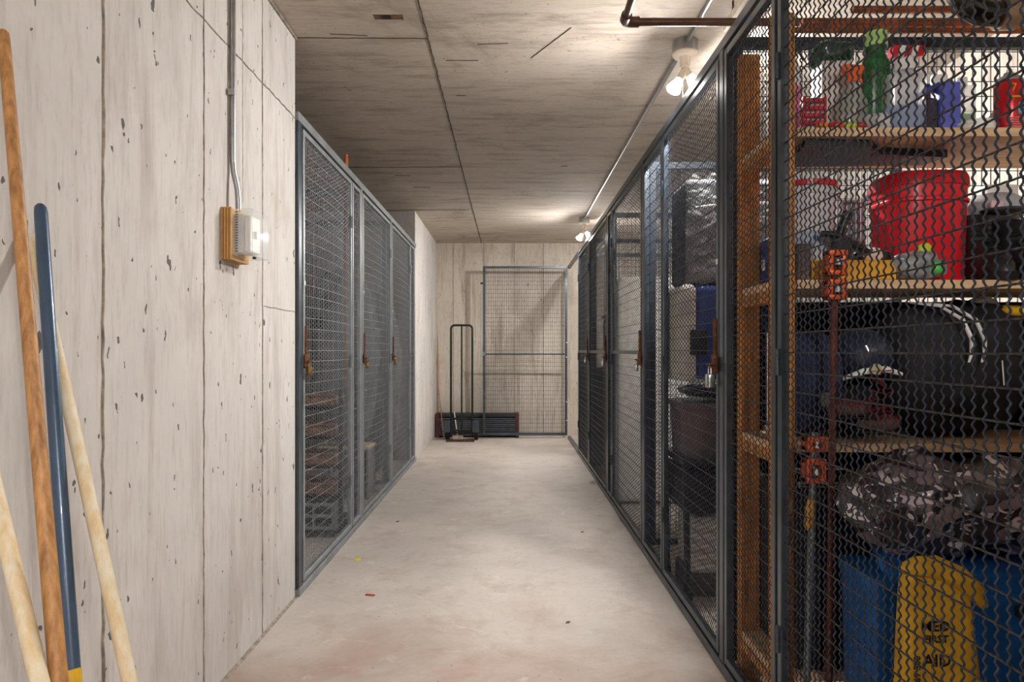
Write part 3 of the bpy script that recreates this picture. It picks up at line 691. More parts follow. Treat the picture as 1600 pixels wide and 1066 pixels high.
def bottle(name, x, y, z, w, d, h, m, label, cat='bottle', cap=white, fill=None, fillf=0.4, shoulder=0.72, nr=0.35, trigger=None, lab=None, group=None, p=2.6):
    """bottle with shoulder, neck and cap or trigger head"""
    t = thing(name, (x, y, z), label, cat, group); rx, ry = w/2, d/2; hs = h*shoulder; hn = h*0.88
    prof = [(x, y, z, rx*0.9, ry*0.9), (x, y, z+0.006, rx, ry), (x, y, z+hs*0.96, rx, ry), (x, y, z+hs, rx*0.96, ry*0.96), (x, y, z+(hs+hn)/2, rx*0.66, ry*0.66), (x, y, z+hn, rx*nr, ry*nr)]
    MB().loft(prof, 24, p).build('bottle_body', m, t, True)
    if fill: MB().loft([(x, y, z+0.003, rx*0.92, ry*0.92), (x, y, z+h*fillf, rx*0.95, ry*0.95)], 24, p).build('liquid', fill, t, True)
    if trigger:
        zt = z+hn
        MB().loft([(x, y, zt-0.002, rx*nr*1.15, rx*nr*1.15), (x, y, zt+0.018, rx*nr*1.1, rx*nr*1.1)], 14).build('collar', trigger, t, True)
        MB().prism([(x-0.018, zt+0.018), (x+0.014, zt+0.018), (x+0.045, zt+0.03), (x+0.045, zt+0.046), (x-0.03, zt+0.05), (x-0.034, zt+0.038)], 'y', y-0.011, y+0.011).build('trigger_head', trigger, t)
        MB().tube([(x+0.026, y, zt+0.03), (x+0.022, y, zt+0.012), (x+0.034, y, zt-0.012)], 0.0045, 8).build('trigger', trigger, t, True)
    else:
        MB().loft([(x, y, z+hn-0.004, rx*nr*1.15, rx*nr*1.15), (x, y, z+h, rx*nr*1.1, rx*nr*1.1)], 18).build('cap', cap, t, True)
    if lab: MB().loft([(x, y, z+hs*0.25, rx*1.012, ry*1.012), (x, y, z+hs*0.8, rx*1.012, ry*1.012)], 24, p, caps=False).build('label_band', lab, t, True)
    return t
# ---- top shelf
Y = 2.02
bottle('spray_bottle', X(1258, Y), Y+0.09, Z1, 0.05, 0.045, 0.325, white, 'tall white bottle with pink label and black nozzle, leftmost on the top shelf', cap=black, lab=mat('pink_label', (222, 120, 160), 0.5), trigger=black)
t = thing('blister_pack', (X(1270, Y-.04), Y-0.04, Z1), 'red ribbed plastic tray standing at the left of the top shelf', 'tray')
x0, x1, yb_ = X(1252, Y-.04), X(1289, Y-.04), Y-0.04
MB().bbox(x0, yb_-0.002, Z1, x1, yb_+0.012, Z1+0.112, 0.003, 1).build('backing', mat('white_card', (226, 214, 214), 0.5), t)
for k in range(5): MB().bbox(x0, yb_-0.014, Z1+0.008+k*0.021, x1, yb_-0.0025, Z1+0.022+k*0.021, 0.003, 1).build('ridge', redP, t)
for k in (0, 1): MB().bbox(x0+k*(x1-x0-0.005), yb_-0.0125, Z1+0.004, x0+0.005+k*(x1-x0-0.005), yb_-0.0025, Z1+0.112, 0.001, 1).build('side_edge', redP, t)
bottle('spray_bottle', X(1337, Y), Y+0.02, Z1, 0.085, 0.06, 0.205, mat('smoky_bottle', (176, 178, 170), 0.1, alpha=0.6, var=0.05), 'smoky spray bottle with orange trigger on the top shelf', trigger=orangeP, shoulder=0.6)
t = thing('rolled_bag', (X(1297, Y+.1), Y+0.1, Z1), 'glossy dark green bundle raised on the top shelf behind the orange trigger', 'bag')
MB().blob((X(1297, Y+.12), Y+0.12, 2.005), (0.062, 0.045, 0.036), 2.6, 0.008, 14, 3, fold=0.6).build('bundle', mat('dark_green_film', (22, 74, 52), 0.2, coat=0.6, var=0.3), t, True)
MB().bbox(X(1297, Y+.12)-0.045, Y+0.075, Z1, X(1297, Y+.12)+0.045, Y+0.165, 1.972, 0.004, 1).build('carton', mat('pale_carton', (226, 220, 214), 0.6), t)
t = bottle('detergent_bottle', X(1368, Y+.02), Y+0.02, Z1, 0.08, 0.06, 0.325, mat('leafy_green_bottle', (40, 118, 52), 0.3, var=0.5, scale=40), 'green leaf-patterned bottle with pale lime domed cap on the top shelf', cap=mat('lime_cap', (180, 222, 130), 0.3), shoulder=0.72, nr=0.72)
t = bottle('cleaner_jug', X(1412, Y-.03), Y-0.03, Z1, 0.118, 0.075, 0.22, clearb, 'big clear jug half full of blue liquid on the top shelf', fill=bluel, fillf=0.38, cap=white, shoulder=0.8, nr=0.45)
t = bottle('spray_bottle', X(1416, Y+.1), Y+0.10, Z1, 0.075, 0.05, 0.30, mat('rosy_clear', (214, 196, 192), 0.2, trans=0.4), 'rosy clear bottle with red and white striped head behind the blue jug', trigger=None, cap=white)
xs, zs = X(1412, Y+.1), Z1+0.285
for k in range(5): MB().prism([(xs-0.045+k*0.02, zs), (xs-0.027+k*0.02, zs+0.004), (xs-0.020+k*0.02, zs+0.034), (xs-0.038+k*0.02, zs+0.036)], 'y', Y+0.085, Y+0.115).build('striped_head', (redP, white)[k % 2], t)
bottle('purple_bottle', X(1450, Y+.1), Y+0.1, Z1, 0.03, 0.03, 0.235, mat('dark_plum', (84, 34, 60), 0.3), 'slim dark plum bottle behind the blue canister on the top shelf', cap=white)
bottle('large_tub', X(1470, Y+.12), Y+0.13, Z1, 0.125, 0.07, 0.24, mat('pale_jug', (222, 224, 228), 0.3), 'tall whitish jug standing behind the blue canister on the top shelf', 'jug', shoulder=0.85)
t = thing('canister', (X(1476, Y-.03), Y-0.03, Z1), 'periwinkle blue canister with slanting navy lid on the top shelf', 'canister')
xc = X(1476, Y-.03)
MB().bbox(xc-0.026, Y-0.055, Z1, xc+0.034, Y, Z1+0.155, 0.008, 3).build('canister_body', mat('periwinkle', (96, 104, 206), 0.35), t, True)
MB().prism([(xc-0.075, Z1+0.115), (xc-0.027, Z1+0.142), (xc-0.027, Z1+0.155), (xc-0.078, Z1+0.128)], 'y', Y-0.05, Y-0.005).build('lid_flap', mat('royal_blue', (30, 62, 150), 0.3), t)
MB().bbox(xc-0.062, Y-0.045, Z1, xc-0.028, Y-0.005, Z1+0.11, 0.004, 1).build('side_pocket', mat('dark_maroon_navy', (50, 38, 56), 0.5), t)
bottle('soap_bottle', X(1513, Y), Y+0.03, Z1, 0.075, 0.05, 0.195, clearb, 'clear bottle with bright green liquid on the top shelf', fill=greenl, fillf=0.42, shoulder=0.85)
t = thing('low_tub', (X(1527, Y-.07), Y-0.07, Z1), 'wide low white tub in front of the green soap bottle', 'tub')
MB().lathe(X(1528, Y-.07), Y-0.06, [(Z1, 0.046), (Z1+0.02, 0.048), (Z1+0.0205, 0.05), (Z1+0.03, 0.05), (Z1+0.032, 0.045)], 28).build('tub_body', white, t, True)
t = thing('wedge_case', (X(1545, Y+.08), Y+0.08, Z1), 'black wedge-shaped case between green soap and red spray can', 'case')
xw = X(1535, Y+.08)
MB().prism([(xw-0.01, Z1), (xw+0.07, Z1), (xw+0.07, Z1+0.13), (xw+0.045, Z1+0.12), (xw-0.01, Z1+0.04)], 'y', Y+0.04, Y+0.10).build('case_body', black, t)
t = thing('spray_can', (X(1575, Y-.03), Y-0.03, Z1), 'red spray can with grey domed top at the right end of the top shelf', 'spray can')
xc, yc = X(1576, Y-.03), Y-0.03; canR = mat('red_enamel_can', (208, 24, 32), 0.25, 0.3, coat=0.5)
MB().lathe(xc, yc, [(Z1, 0.036), (Z1+0.004, 0.0375), (Z1+0.152, 0.0375), (Z1+0.157, 0.036)], 32).build('can_body', canR, t, True)
MB().lathe(xc, yc, [(Z1+0.157, 0.037), (Z1+0.162, 0.036), (Z1+0.174, 0.026), (Z1+0.178, 0.014), (Z1+0.186, 0.013)], 28).build('can_top', greyP, t, True)
MB().lathe(xc, yc, [(Z1+0.186, 0.008), (Z1+0.196, 0.008)], 16).build('nozzle', white, t, True)
text('7', 0.034, yelP, t, (xc-0.012, yc-0.0378, Z1+0.13), FACE_CAM)
MB().bbox(xc-0.024, yc-0.0385, Z1+0.103, xc+0.024, yc-0.030, Z1+0.108, 0.0005, 1).build('yellow_stripe', yelP, t)
MB().bbox(xc+0.0, yc-0.0392, Z1+0.055, xc+0.028, yc-0.026, Z1+0.09, 0.004, 2).build('blue_emblem', mat('sky_emblem', (90, 170, 200), 0.4), t)
for k in range(6): MB().bbox(xc-0.026, yc-0.0383, Z1+0.012+k*0.0065, xc+0.02, yc-0.030, Z1+0.0145+k*0.0065, 0.0003, 1).build('print_line', mat('pink_print', (232, 160, 150), 0.5), t)
for i, (px, c, lb) in enumerate(((1285, (232, 120, 40), 'orange sachet lying at the left front of the top shelf'), (1307, (226, 60, 50), 'red sachet lying beside the orange sachet on the top shelf'), (1328, (190, 210, 60), 'lime green sachet lying on the top shelf below the orange trigger'), (1345, (196, 50, 40), 'dark red sachet lying at the middle front of the top shelf'))):
    x = X(px, 1.93)
    tag(MB().blob((x, 1.935, Z1+0.0125), (0.019, 0.02, 0.0115), 2.5, 0.003, 40, i, nu=20, nv=10).build('sachet', mat('sachet_%s' % 'abcd'[i], c, 0.3, var=0.3, scale=60), smooth=True), lb, 'sachet')
tag(MB().blob((X(1365, 1.97), 1.95, Z1+0.028), (0.03, 0.03, 0.026), 2.5, 0.008, 25, 8, fold=0.5).build('crumpled_bag', mat('milky_film', (224, 226, 228), 0.2, trans=0.2), smooth=True), 'crumpled milky plastic bag on the top shelf beside the blue jug', 'bag')
# seen through the narrow panel, top shelf
tag(MB().bbox(0.81, 2.10, Z1, 0.86, 2.20, Z1+0.13, 0.004, 1).build('small_carton', mat('white_blue_carton', (214, 220, 228), 0.5), smooth=False), 'white carton behind the near shelf post on the top shelf', 'box')
# flat black thing under the top shelf
tag(MB().prism([(0.83, 1.92), (1.02, 1.93), (1.08, 2.0), (1.30, 2.03), (1.28, 2.12), (0.85, 2.14)], 'z', 1.655, 1.6765).build('flat_black_piece', black), 'flat black piece under the top shelf board', 'case')
# ---- middle shelf
def bucket(name, x, y, z, r0, r1, h, m, lidm, label, hd=None):
    t = thing(name, (x, y, z), label, 'bucket')
    MB().lathe(x, y, [(z, r0), (z+0.004, r0*1.02), (z+h*0.86, r1*0.985), (z+h*0.87, r1*1.02), (z+h*0.9, r1*1.02), (z+h*0.91, r1), (z+h*0.955, r1)], 36).build('bucket_body', m, t, True)
    MB().lathe(x, y, [(z+h*0.94, r1*1.02), (z+h*0.945, r1*1.05), (z+h*0.995, r1*1.05), (z+h, r1*1.02), (z+h*0.985, r1*0.97), (z+h*0.98, 0.001)], 36).build('bucket_lid', lidm, t, True)
    return t
Y = 2.04
t = bucket('plastic_bucket', X(1262, Y), Y+0.02, Z2, 0.072, 0.088, 0.30, mat('milky_bucket', (206, 204, 206), 0.3, var=0.06), redP, 'white round bucket with a red lid on the middle shelf')
MB().lathe(X(1262, Y), Y+0.02, [(Z2+0.09, 0.0785), (Z2+0.15, 0.0815)], 36).build('blue_band_label', mat('faded_blue_label', (170, 184, 206), 0.5, var=0.2, scale=40), t, True)
tag(MB().bbox(0.812, 1.93, Z2, 0.85, 1.99, Z2+0.105, 0.004, 1).build('small_bottle_box', mat('grey_brown_box', (110, 92, 88), 0.5, var=0.3)), 'small dark box in front of the red-lidded bucket', 'box')
t = bottle('small_bottle', 0.872, 1.945, Z2, 0.022, 0.022, 0.13, clearb, 'small clear bottle with a blue cap in front of the red-lidded bucket', cap=blueP)
t = thing('red_storage_bin', (X(1440, Y), Y+0.03, Z2), 'large glossy red storage bin standing on the middle shelf', 'bin')
xc = X(1436, Y+.03)
MB().loft([(xc, Y+0.04, Z2, 0.108, 0.1), (xc, Y+0.04, Z2+0.01, 0.112, 0.104), (xc, Y+0.04, Z2+0.235, 0.119, 0.112), (xc, Y+0.04, Z2+0.238, 0.124, 0.117), (xc, Y+0.04, Z2+0.246, 0.124, 0.117), (xc, Y+0.04, Z2+0.25, 0.12, 0.113), (xc, Y+0.04, Z2+0.285, 0.121, 0.114)], 48, 2.8).build('bin_body', redP, t, True)
MB().loft([(xc, Y+0.04, Z2+0.285, 0.126, 0.119), (xc, Y+0.04, Z2+0.312, 0.124, 0.117), (xc, Y+0.04, Z2+0.325, 0.12, 0.11), (xc, Y+0.04, Z2+0.33, 0.02, 0.02)], 48, 2.8).build('bin_lid', mat('darker_red_lid', (190, 20, 28), 0.3), t, True)
# wire basket between bucket and bin
t = thing('wire_basket', (X(1335, Y+.08), Y+0.08, Z2), 'grey wire basket standing between the white bucket and the red bin', 'basket')
x0, x1 = X(1316, Y+.12), X(1352, Y+.12)
mb = MB()
for k in range(6): mb.tube([(x0+(x1-x0)*k/5, Y+0.12, Z2), (x0+(x1-x0)*k/5, Y+0.12, Z2+0.28)], 0.002, 6)
mb.build('upright_wires', chrome, t)
mb = MB()
for k in range(5): mb.tube([(x0, Y+0.117, Z2+0.02+0.062*k), (x1, Y+0.117, Z2+0.02+0.062*k)], 0.0018, 6)
mb.build('cross_wires', chrome, t)
MB().bbox(x0, Y+0.125, Z2, x1, Y+0.135, Z2+0.28, 0.002, 1).build('grey_liner', mat('slate_liner', (120, 124, 130), 0.5), t)
tag(MB().bbox(X(1268, 1.93), 1.925, Z2, X(1400, 1.93), 1.975, Z2+0.058, 0.004, 1).build('yellow_box', mat('ochre_carton', (222, 160, 42), 0.55)), 'long yellow-orange carton along the front of the middle shelf', 'box')
# black pistol-shaped tool on the yellow box
t = thing('caulking_gun', (X(1310, 1.95), 1.95, Z2+0.06), 'black trigger tool lying on the long yellow carton', 'tool'); xg, zg = X(1300, 1.95), Z2+0.062
MB().tube([(xg-0.03, 1.95, zg+0.075), (xg+0.01, 1.95, zg+0.07), (xg+0.045, 1.95, zg+0.05), (xg+0.10, 1.95, zg+0.02), (xg+0.17, 1.95, zg+0.012)], [0.008, 0.012, 0.014, 0.012, 0.008], 12).build('barrel', black, t, True)
MB().tube([(xg+0.02, 1.95, zg+0.068), (xg+0.03, 1.95, zg+0.10), (xg+0.045, 1.95, zg+0.135)], [0.011, 0.012, 0.014], 12).build('grip', black, t, True)
MB().bbox(xg+0.0, 1.935, zg, xg+0.05, 1.962, zg+0.06, 0.004, 1).build('tool_housing', black, t)
tag(MB().blob((X(1362, 1.96), 1.955, Z2+0.075), (0.028, 0.02, 0.018), 2.2, 0.006, 30, 12, fold=.5).build('pale_cloth', mat('pink_pale_cloth', (232, 208, 200), 0.8), smooth=True), 'small crumpled pale pink cloth on the yellow carton', 'cloth')
t = thing('plastic_bag', (X(1440, 1.95), 1.95, Z2), 'clear crinkled plastic bag of parts in front of the red bin', 'bag')
MB().blob((X(1431, 1.95), 1.94, Z2+0.044), (0.072, 0.03, 0.034), 2.6, 0.011, 16, 5, nu=56, nv=30, fold=0.7).build('film', mat('crinkled_film', (176, 180, 182), 0.18, trans=0.35, var=0.3, scale=30, coat=0.6), t, True)
MB().blob((X(1462, 1.92), 1.912, Z2+0.035), (0.016, 0.012, 0.02), 2.2, 0.003, 30, 6, nu=20, nv=12).build('green_part', mat('green_print', (90, 190, 90), 0.4), t, True)
MB().blob((X(1443, 1.95), 1.945, Z2+0.088), (0.018, 0.012, 0.02), 2.2, 0.006, 30, 7, nu=20, nv=12, fold=.5).build('lime_tag', mat('lime_tag', (206, 220, 60), 0.4), t, True)
tag(MB().bbox(X(1352, 1.93), 1.985, Z2, X(1412, 1.93), 2.0, Z2+0.088, 0.003, 1).build('dark_strip', black), 'black flat tool case leaning before the red bin', 'case')
# black boots
leather = mat('black_leather', (30, 30, 33), 0.35, var=0.2, scale=18, bump=0.25, coat=0.3); sole = mat('boot_sole', (20, 20, 22), 0.6)
def boot(x, y, z, h, label, yaw=1):
    t = thing('black_boot', (x, y, z), label, 'boot', None)
    MB().loft([(x, y-0.05, z, 0.047, 0.115), (x, y-0.05, z+0.02, 0.05, 0.12), (x, y-0.05, z+0.022, 0.047, 0.115)], 28, 2.4).build('sole', sole, t, True)
    secs = [(x, y-0.05, z+0.022, 0.045, 0.112), (x, y-0.048, z+0.045, 0.047, 0.11), (x, y-0.035, z+0.075, 0.045, 0.092), (x, y-0.01, z+0.10, 0.043, 0.068), (x, y+0.0, z+0.125, 0.042, 0.056)]
    k = 5
    for i in range(1, k+1):
        q = z+0.125+(h-0.125)*i/k; secs += [(x, y, q-0.004, 0.044+0.002*i, 0.057), (x, y, q, 0.041+0.002*i, 0.054)]
    MB().loft(secs, 28, 2.2).build('boot_upper', leather, t, True)
    for i in range(4):
        zz = z+0.07+i*0.022; MB().tube([(x-0.022, y-0.115+i*0.02, zz), (x, y-0.125+i*0.02, zz+0.006), (x+0.022, y-0.115+i*0.02, zz)], 0.003, 6).build('lace', blackM, t, True)
boot(X(1524, 2.03), 2.045, Z2, 0.20, 'left black leather boot on the middle shelf right of the red bin')
boot(X(1577, 2.03), 2.045, Z2, 0.185, 'right black leather boot on the middle shelf right of the red bin')
# shoes/cap on the boots
t = thing('peaked_cap', (X(1562, 2.03), 2.06, Z2+0.2), 'grey and white cap with a pale pink patch lying on the black boots', 'cap')
xc = X(1566, 2.05)
MB().blob((xc, 2.09, Z2+0.232), (0.085, 0.075, 0.05), 2.2, 0.003, 10, 2).build('crown', mat('cap_grey', (176, 178, 182), 0.6), t, True)
MB().blob((xc-0.02, 2.0, Z2+0.212), (0.075, 0.05, 0.009), 2.2).build('brim', mat('charcoal_brim', (64, 66, 72), 0.6), t, True)
MB().bbox(xc-0.062, 2.008, Z2+0.222, xc-0.025, 2.022, Z2+0.245, 0.005, 2).build('pink_patch', mat('pale_pink_patch', (236, 200, 204), 0.5), t, True)
MB().bbox(xc-0.01, 2.10, Z2+0.255, xc+0.09, 2.17, Z2+0.315, 0.008, 2).build('white_panel', white, t, True)
t = thing('small_can', (X(1597, 1.98), 1.98, Z2), 'small red and orange tin at the right edge of the middle shelf', 'can')
MB().lathe(X(1606, 1.95), 1.93, [(Z2, 0.022), (Z2+0.11, 0.022), (Z2+0.114, 0.02)], 24).build('can_body', redP, t, True)
MB().lathe(X(1606, 1.95), 1.93, [(Z2+0.114, 0.018), (Z2+0.132, 0.017)], 24).build('cap', greyP, t, True)
MB().lathe(X(1606, 1.95), 1.93, [(Z2+0.075, 0.0225), (Z2+0.1, 0.0225)], 24).build('orange_band', orangeP, t, True)
# seen through the narrow panel on the middle shelf
t = thing('blue_box', (0.86, 2.12, Z2), 'navy blue box on the middle shelf, behind the narrow mesh panel', 'box')
MB().bbox(0.803, 2.09, Z2, 0.832, 2.225, Z2+0.155, 0.008, 3).build('box_body', mat('navy_box', (34, 66, 130), 0.45), t, True)
MB().bbox(0.8005, 2.15, Z2+0.055, 0.803, 2.175, Z2+0.09, 0.001, 1).build('white_label', white, t)
# ---- bar clamps
org = mat('orange_clamp_paint', (226, 92, 36), 0.4, 0.2, var=0.2); rusty_bar = mat('rust_brown_bar', (120, 62, 42), 0.6, 0.4, var=0.3, scale=10); galvbar = mat('grey_bar', (140, 150, 154), 0.35, 0.7)
def clamp(x, y, ztop, zbot, tilt, barm, label, hz, handle=None, scale=1.0):
    t = thing('bar_clamp', (x+tilt*0, y, zbot), label, 'clamp')
    a = Vector((x, y, ztop)); b = Vector((x-tilt, y+0.0, zbot))
    MB().tube([a, b], 0.0095*scale, 12).build('bar', barm, t, True)
    for (z, hh) in hz:
        p = a.lerp(b, (ztop-z)/(ztop-zbot)); w_ = 0.026*scale
        MB().bbox(p.x-w_, y-0.02, z-hh/2, p.x-w_+0.014, y+0.02, z+hh/2, 0.003, 2).bbox(p.x+w_-0.014, y-0.02, z-hh/2, p.x+w_, y+0.02, z+hh/2, 0.003, 2).bbox(p.x-w_, y-0.022, z+hh/2-0.016, p.x+w_, y+0.02, z+hh/2, 0.003, 2).bbox(p.x-w_, y-0.022, z-hh/2, p.x+w_, y+0.02, z-hh/2+0.014, 0.003, 2).build('clamp_head', org, t, True)
        MB().tube([(p.x, y-0.024, z-0.008), (p.x, y-0.024, z+0.008)], 0.011*scale, 12).build('clamp_dog', chrome, t, True)
    if handle: MB().tube([(x-0.022, y-0.03, handle), (x-0.026, y-0.03, handle-0.03), (x-0.03, y-0.03, handle-0.075), (x-0.03, y-0.03, handle-0.085)], [0.007, 0.012, 0.012, 0.006], 12).build('wood_handle', mat('clamp_handle_wood', (196, 140, 50), 0.5), t, True)
    return t
clamp(X(1305, 1.86), 1.86, 1.355, 0.0, 0.02, rusty_bar, 'bar clamp with orange heads and rust-brown bar, upright before the shelves', ((1.318, 0.068), (1.245, 0.055)))
clamp(X(1273, 1.8), 1.8, 0.865, 0.0, 0.028, galvbar, 'shorter clamp with orange head and grey bar, before the lowest visible shelf', ((0.835, 0.04), (0.765, 0.065)), handle=0.70)
# ---- lower shelf
fab = mat('black_nylon', (22, 22, 25), 0.7, var=0.3, scale=30, bump=0.35)
t = thing('duffel_bag', (X(1470, 2.05), 2.05, Z3), 'big black duffel bag with white piping filling the lower shelf', 'bag')
MB().blob((X(1478, 2.06), 2.08, Z3+0.205), (0.198, 0.135, 0.19), 3.2, 0.02, 7, 4, nu=64, nv=36, fold=0.5).build('bag_body', fab, t, True)
xc = X(1500, 1.93)
for dx in (0, 0.036):
    MB().tube([(xc-0.09+dx, 2.02, Z3+0.40), (xc-0.04+dx, 1.955, Z3+0.385), (xc+0.005+dx, 1.925, Z3+0.345), (xc+0.022+dx, 1.913, Z3+0.29), (xc+0.018+dx, 1.908, Z3+0.25), (xc+0.01+dx, 1.908, Z3+0.225)], [0.003, 0.004, 0.0055, 0.006, 0.005, 0.003], 8).build('white_piping', mat('white_webbing', (226, 224, 222), 0.6), t, True)
t = thing('coat_bundle', (X(1600, 2.05), 2.05, Z3), 'black coat folded at the right end of the lower shelf', 'coat')
MB().blob((X(1668, 2.08), 2.08, Z3+0.175), (0.10, 0.13, 0.15), 2.8, 0.02, 9, 14, fold=.6).build('coat', mat('black_fleece', (18, 18, 20), 0.9), t, True)
MB().tube([(X(1566, 1.93), 1.93, Z3+0.23), (X(1568, 1.93), 1.928, Z3+0.16)], 0.0018, 6).build('zip', white, t)
tag(MB().blob((X(1582, 2.0), 2.0, Z3+0.372), (0.045, 0.04, 0.016), 2.4, 0.006, 22, 3, fold=.4).build('work_glove', yelP, smooth=True), 'yellow work glove tucked under the middle shelf board', 'glove')
tag(MB().blob((X(1538, 2.06), 2.07, Z3+0.405), (0.035, 0.03, 0.011), 2.4, 0.006, 30, 5, fold=.6).build('white_rag', mat('white_rag', (222, 220, 218), 0.8), smooth=True), 'white rag on top of the black duffel bag', 'rag')
t = thing('helmet', (X(1340, 2.0), 2.02, Z3+0.12), 'dark navy helmet with chrome buckle and pale visor edge on the lower shelf', 'helmet')
hm = mat('navy_shell', (44, 54, 76), 0.3, coat=0.5); xc = X(1352, 2.02)
MB().blob((xc, 2.05, Z3+0.245), (0.085, 0.10, 0.078), 2.1).build('shell', hm, t, True)
MB().tube([(xc-0.085, 1.985, Z3+0.175), (xc-0.04, 1.952, Z3+0.198), (xc+0.02, 1.945, Z3+0.205), (xc+0.075, 1.965, Z3+0.19)], [0.006, 0.01, 0.01, 0.006], 10).build('visor_edge', white, t, True)
MB().tube([(xc-0.012, 1.944, Z3+0.205), (xc-0.012, 1.934, Z3+0.205)], 0.016, 16).build('round_vent', mat('olive_disc', (178, 176, 140), 0.4), t, True)
MB().tube([(xc-0.035, 1.952, Z3+0.272), (xc-0.028, 1.945, Z3+0.252)], 0.006, 10).build('buckle', chrome, t, True)
tag(MB().blob((xc-0.008, 2.07, Z3+0.08), (0.05, 0.08, 0.068), 3.0, 0.012, 10, 9, fold=.5).build('folded_cloth', mat('black_folded_cloth', (26, 24, 26), 0.9)), 'dark folded cloth under the navy helmet', 'cloth')
shoe = mat('brown_shoe', (124, 92, 84), 0.6, var=0.25)
for i, (px, zz, lb) in enumerate(((1330, Z3+0.095, 'brown shoe lying under the navy helmet on the lower shelf'), (1378, Z3+0.055, 'brown shoe with dark red laces left of the duffel bag'))):
    x = X(px, 1.91); t = thing('shoe', (x, 1.91, zz-0.03), lb, 'shoe')
    MB().blob((x, 1.925, zz), (0.062, 0.028, 0.024), 2.4, 0.004, 18, i, nu=28, nv=16).build('shoe_upper', shoe, t, True)
    MB().bbox(x-0.064, 1.897, zz-0.03, x+0.064, 1.953, zz-0.021, 0.004, 2).build('sole', sole, t, True)
    for k in range(6):
        xx = x-0.035+k*0.013; MB().tube([(xx, 1.90, zz+0.005), (xx+0.006, 1.905, zz+0.026), (xx+0.012, 1.90, zz+0.008)], 0.0022, 6).build('lace', mat('dark_red_lace', (140, 22, 30), 0.6), t, True)
rl = mat('dark_red_lace', (140, 22, 30), 0.6); mb = MB(); rnd = random.Random(5)
p = Vector((X(1372, 1.9), 1.893, Z3+0.19)); pts = [p]
for k in range(34): pts.append(Vector((p.x+rnd.uniform(-0.035, 0.04), 1.893+rnd.uniform(-0.01, 0.01), max(Z3+0.07, p.z-0.004*k+rnd.uniform(-0.02, 0.02)))))
tag(mb.tube(pts, 0.0018, 6).build('tangled_lace', rl, smooth=True), 'tangle of thin dark red cord hanging left of the duffel bag', 'cord')
t = thing('navy_bag', (X(1268, 2.05), 2.05, Z3), 'dark navy bag at the left end of the lower shelf', 'bag')
MB().blob((0.892, 2.07, Z3+0.165), (0.075, 0.12, 0.148), 3.2, 0.015, 8, 21, fold=.4).build('bag_body', navy, t, True)
MB().bbox(0.875, 1.905, Z3+0.1, 0.905, 1.925, Z3+0.14, 0.004, 1).build('grey_patch', greyP, t)
t = thing('added_dark_sheet', (1.4, 2.25, 0.19), 'added black sheet darkening the gaps behind the lower shelves, before the mesh divider', 'cloth')  # dark sheet added to blacken the gaps and block light here
sheet(lambda u, v: (0.81+1.2*u, 2.252+0.008*math.sin(u*60+2*math.sin(v*3)), 0.19+1.05*v), 160, 8, 'backing_sheet', mat('black_sheet', (20, 20, 23), 0.9), t)
# tripod legs / bracket through the narrow panel
tr = thing('metal_stand', (0.808, 2.15, Z3), 'thin dark stand with silver joints behind the narrow mesh panel', 'stand')
MB().tube([(0.83, 2.2, Z3), (0.83, 2.2, 1.22)], 0.006, 10).build('stand_pole', chrome, tr, True)
MB().lathe(0.83, 2.2, [(Z3, 0.018), (Z3+0.02, 0.018), (Z3+0.024, 0.008)], 16).build('stand_base', chrome, tr, True)
MB().lathe(0.83, 2.2, [(1.14, 0.008), (1.15, 0.02), (1.20, 0.02), (1.215, 0.012)], 16).build('stand_joint', navy, tr, True)
# ---- under the shelves
for i, (zz, L) in enumerate(((0.745, 0.16), (0.735, 0.14), (0.705, 0.22), (0.69, 0.13))):
    x0 = X(1236, 1.93)+0.01*i
    tag(MB().tube([(x0, 1.925+0.02*(i % 2), zz), (x0+L, 1.93+0.02*(i % 2), zz-0.002)], 0.0055, 10).build('metal_rod', chrome, smooth=True), ['topmost silver rod lying under the lower shelf', 'second silver rod lying under the lower shelf', 'longest silver rod under the lower shelf', 'lowest silver rod under the lower shelf'][i], 'rod')
tag(MB().bbox(0.80, 1.905, 0.185, 0.99, 2.22, 0.683, 0.01, 2).build('dark_crate', mat('dark_crate_plastic', (26, 27, 31), 0.6)), 'black crate on the bottom shelf below the silver rods', 'crate')
camo = NT('camo_satin'); tc = camo.n.new('ShaderNodeTexCoord').outputs['Object']
n1 = camo.noise(tc, 11, 2, 0.5, 1.2); n2 = camo.noise(camo.mapping((1.3, 1.3, 2), tc), 17, 2, 0.5, 1.0)
cc = camo.ramp(n1, [(0.0, lin((58, 50, 54))), (0.5, lin((24, 21, 24))), (0.56, lin((128, 114, 120)))], 'CONSTANT')
cc = camo.mix(camo.ramp(n2, [(0, 0.0), (0.59, 1.0)], 'CONSTANT'), cc, lin((214, 206, 212)))
camo.color(cc); camo.b.inputs['Roughness'].default_value = 0.3; camo.b.inputs['Coat Weight'].default_value = 0.5
t = thing('camouflage_jacket', (1.15, 1.72, 0.58), 'shiny grey, white and black camouflage jacket heaped on the blue bins', 'jacket')
MB().blob((X(1490, 1.72), 1.73, 0.695), (0.275, 0.12, 0.095), 2.5, 0.045, 6.5, 31, nu=110, nv=56, fold=0.7).build('jacket_body', camo.m, t, True)
MB().blob((X(1600, 1.7), 1.68, 0.71), (0.12, 0.09, 0.085), 2.3, 0.03, 9, 33, nu=60, nv=34, fold=0.7).build('sleeve', camo.m, t, True)
MB().blob((X(1376, 1.72), 1.68, 0.675), (0.075, 0.08, 0.055), 2.3, 0.025, 12, 35, nu=50, nv=30, fold=0.7).build('sleeve', camo.m, t, True)
binB = mat('blue_bin_plastic', (20, 98, 176), 0.4, var=0.1)
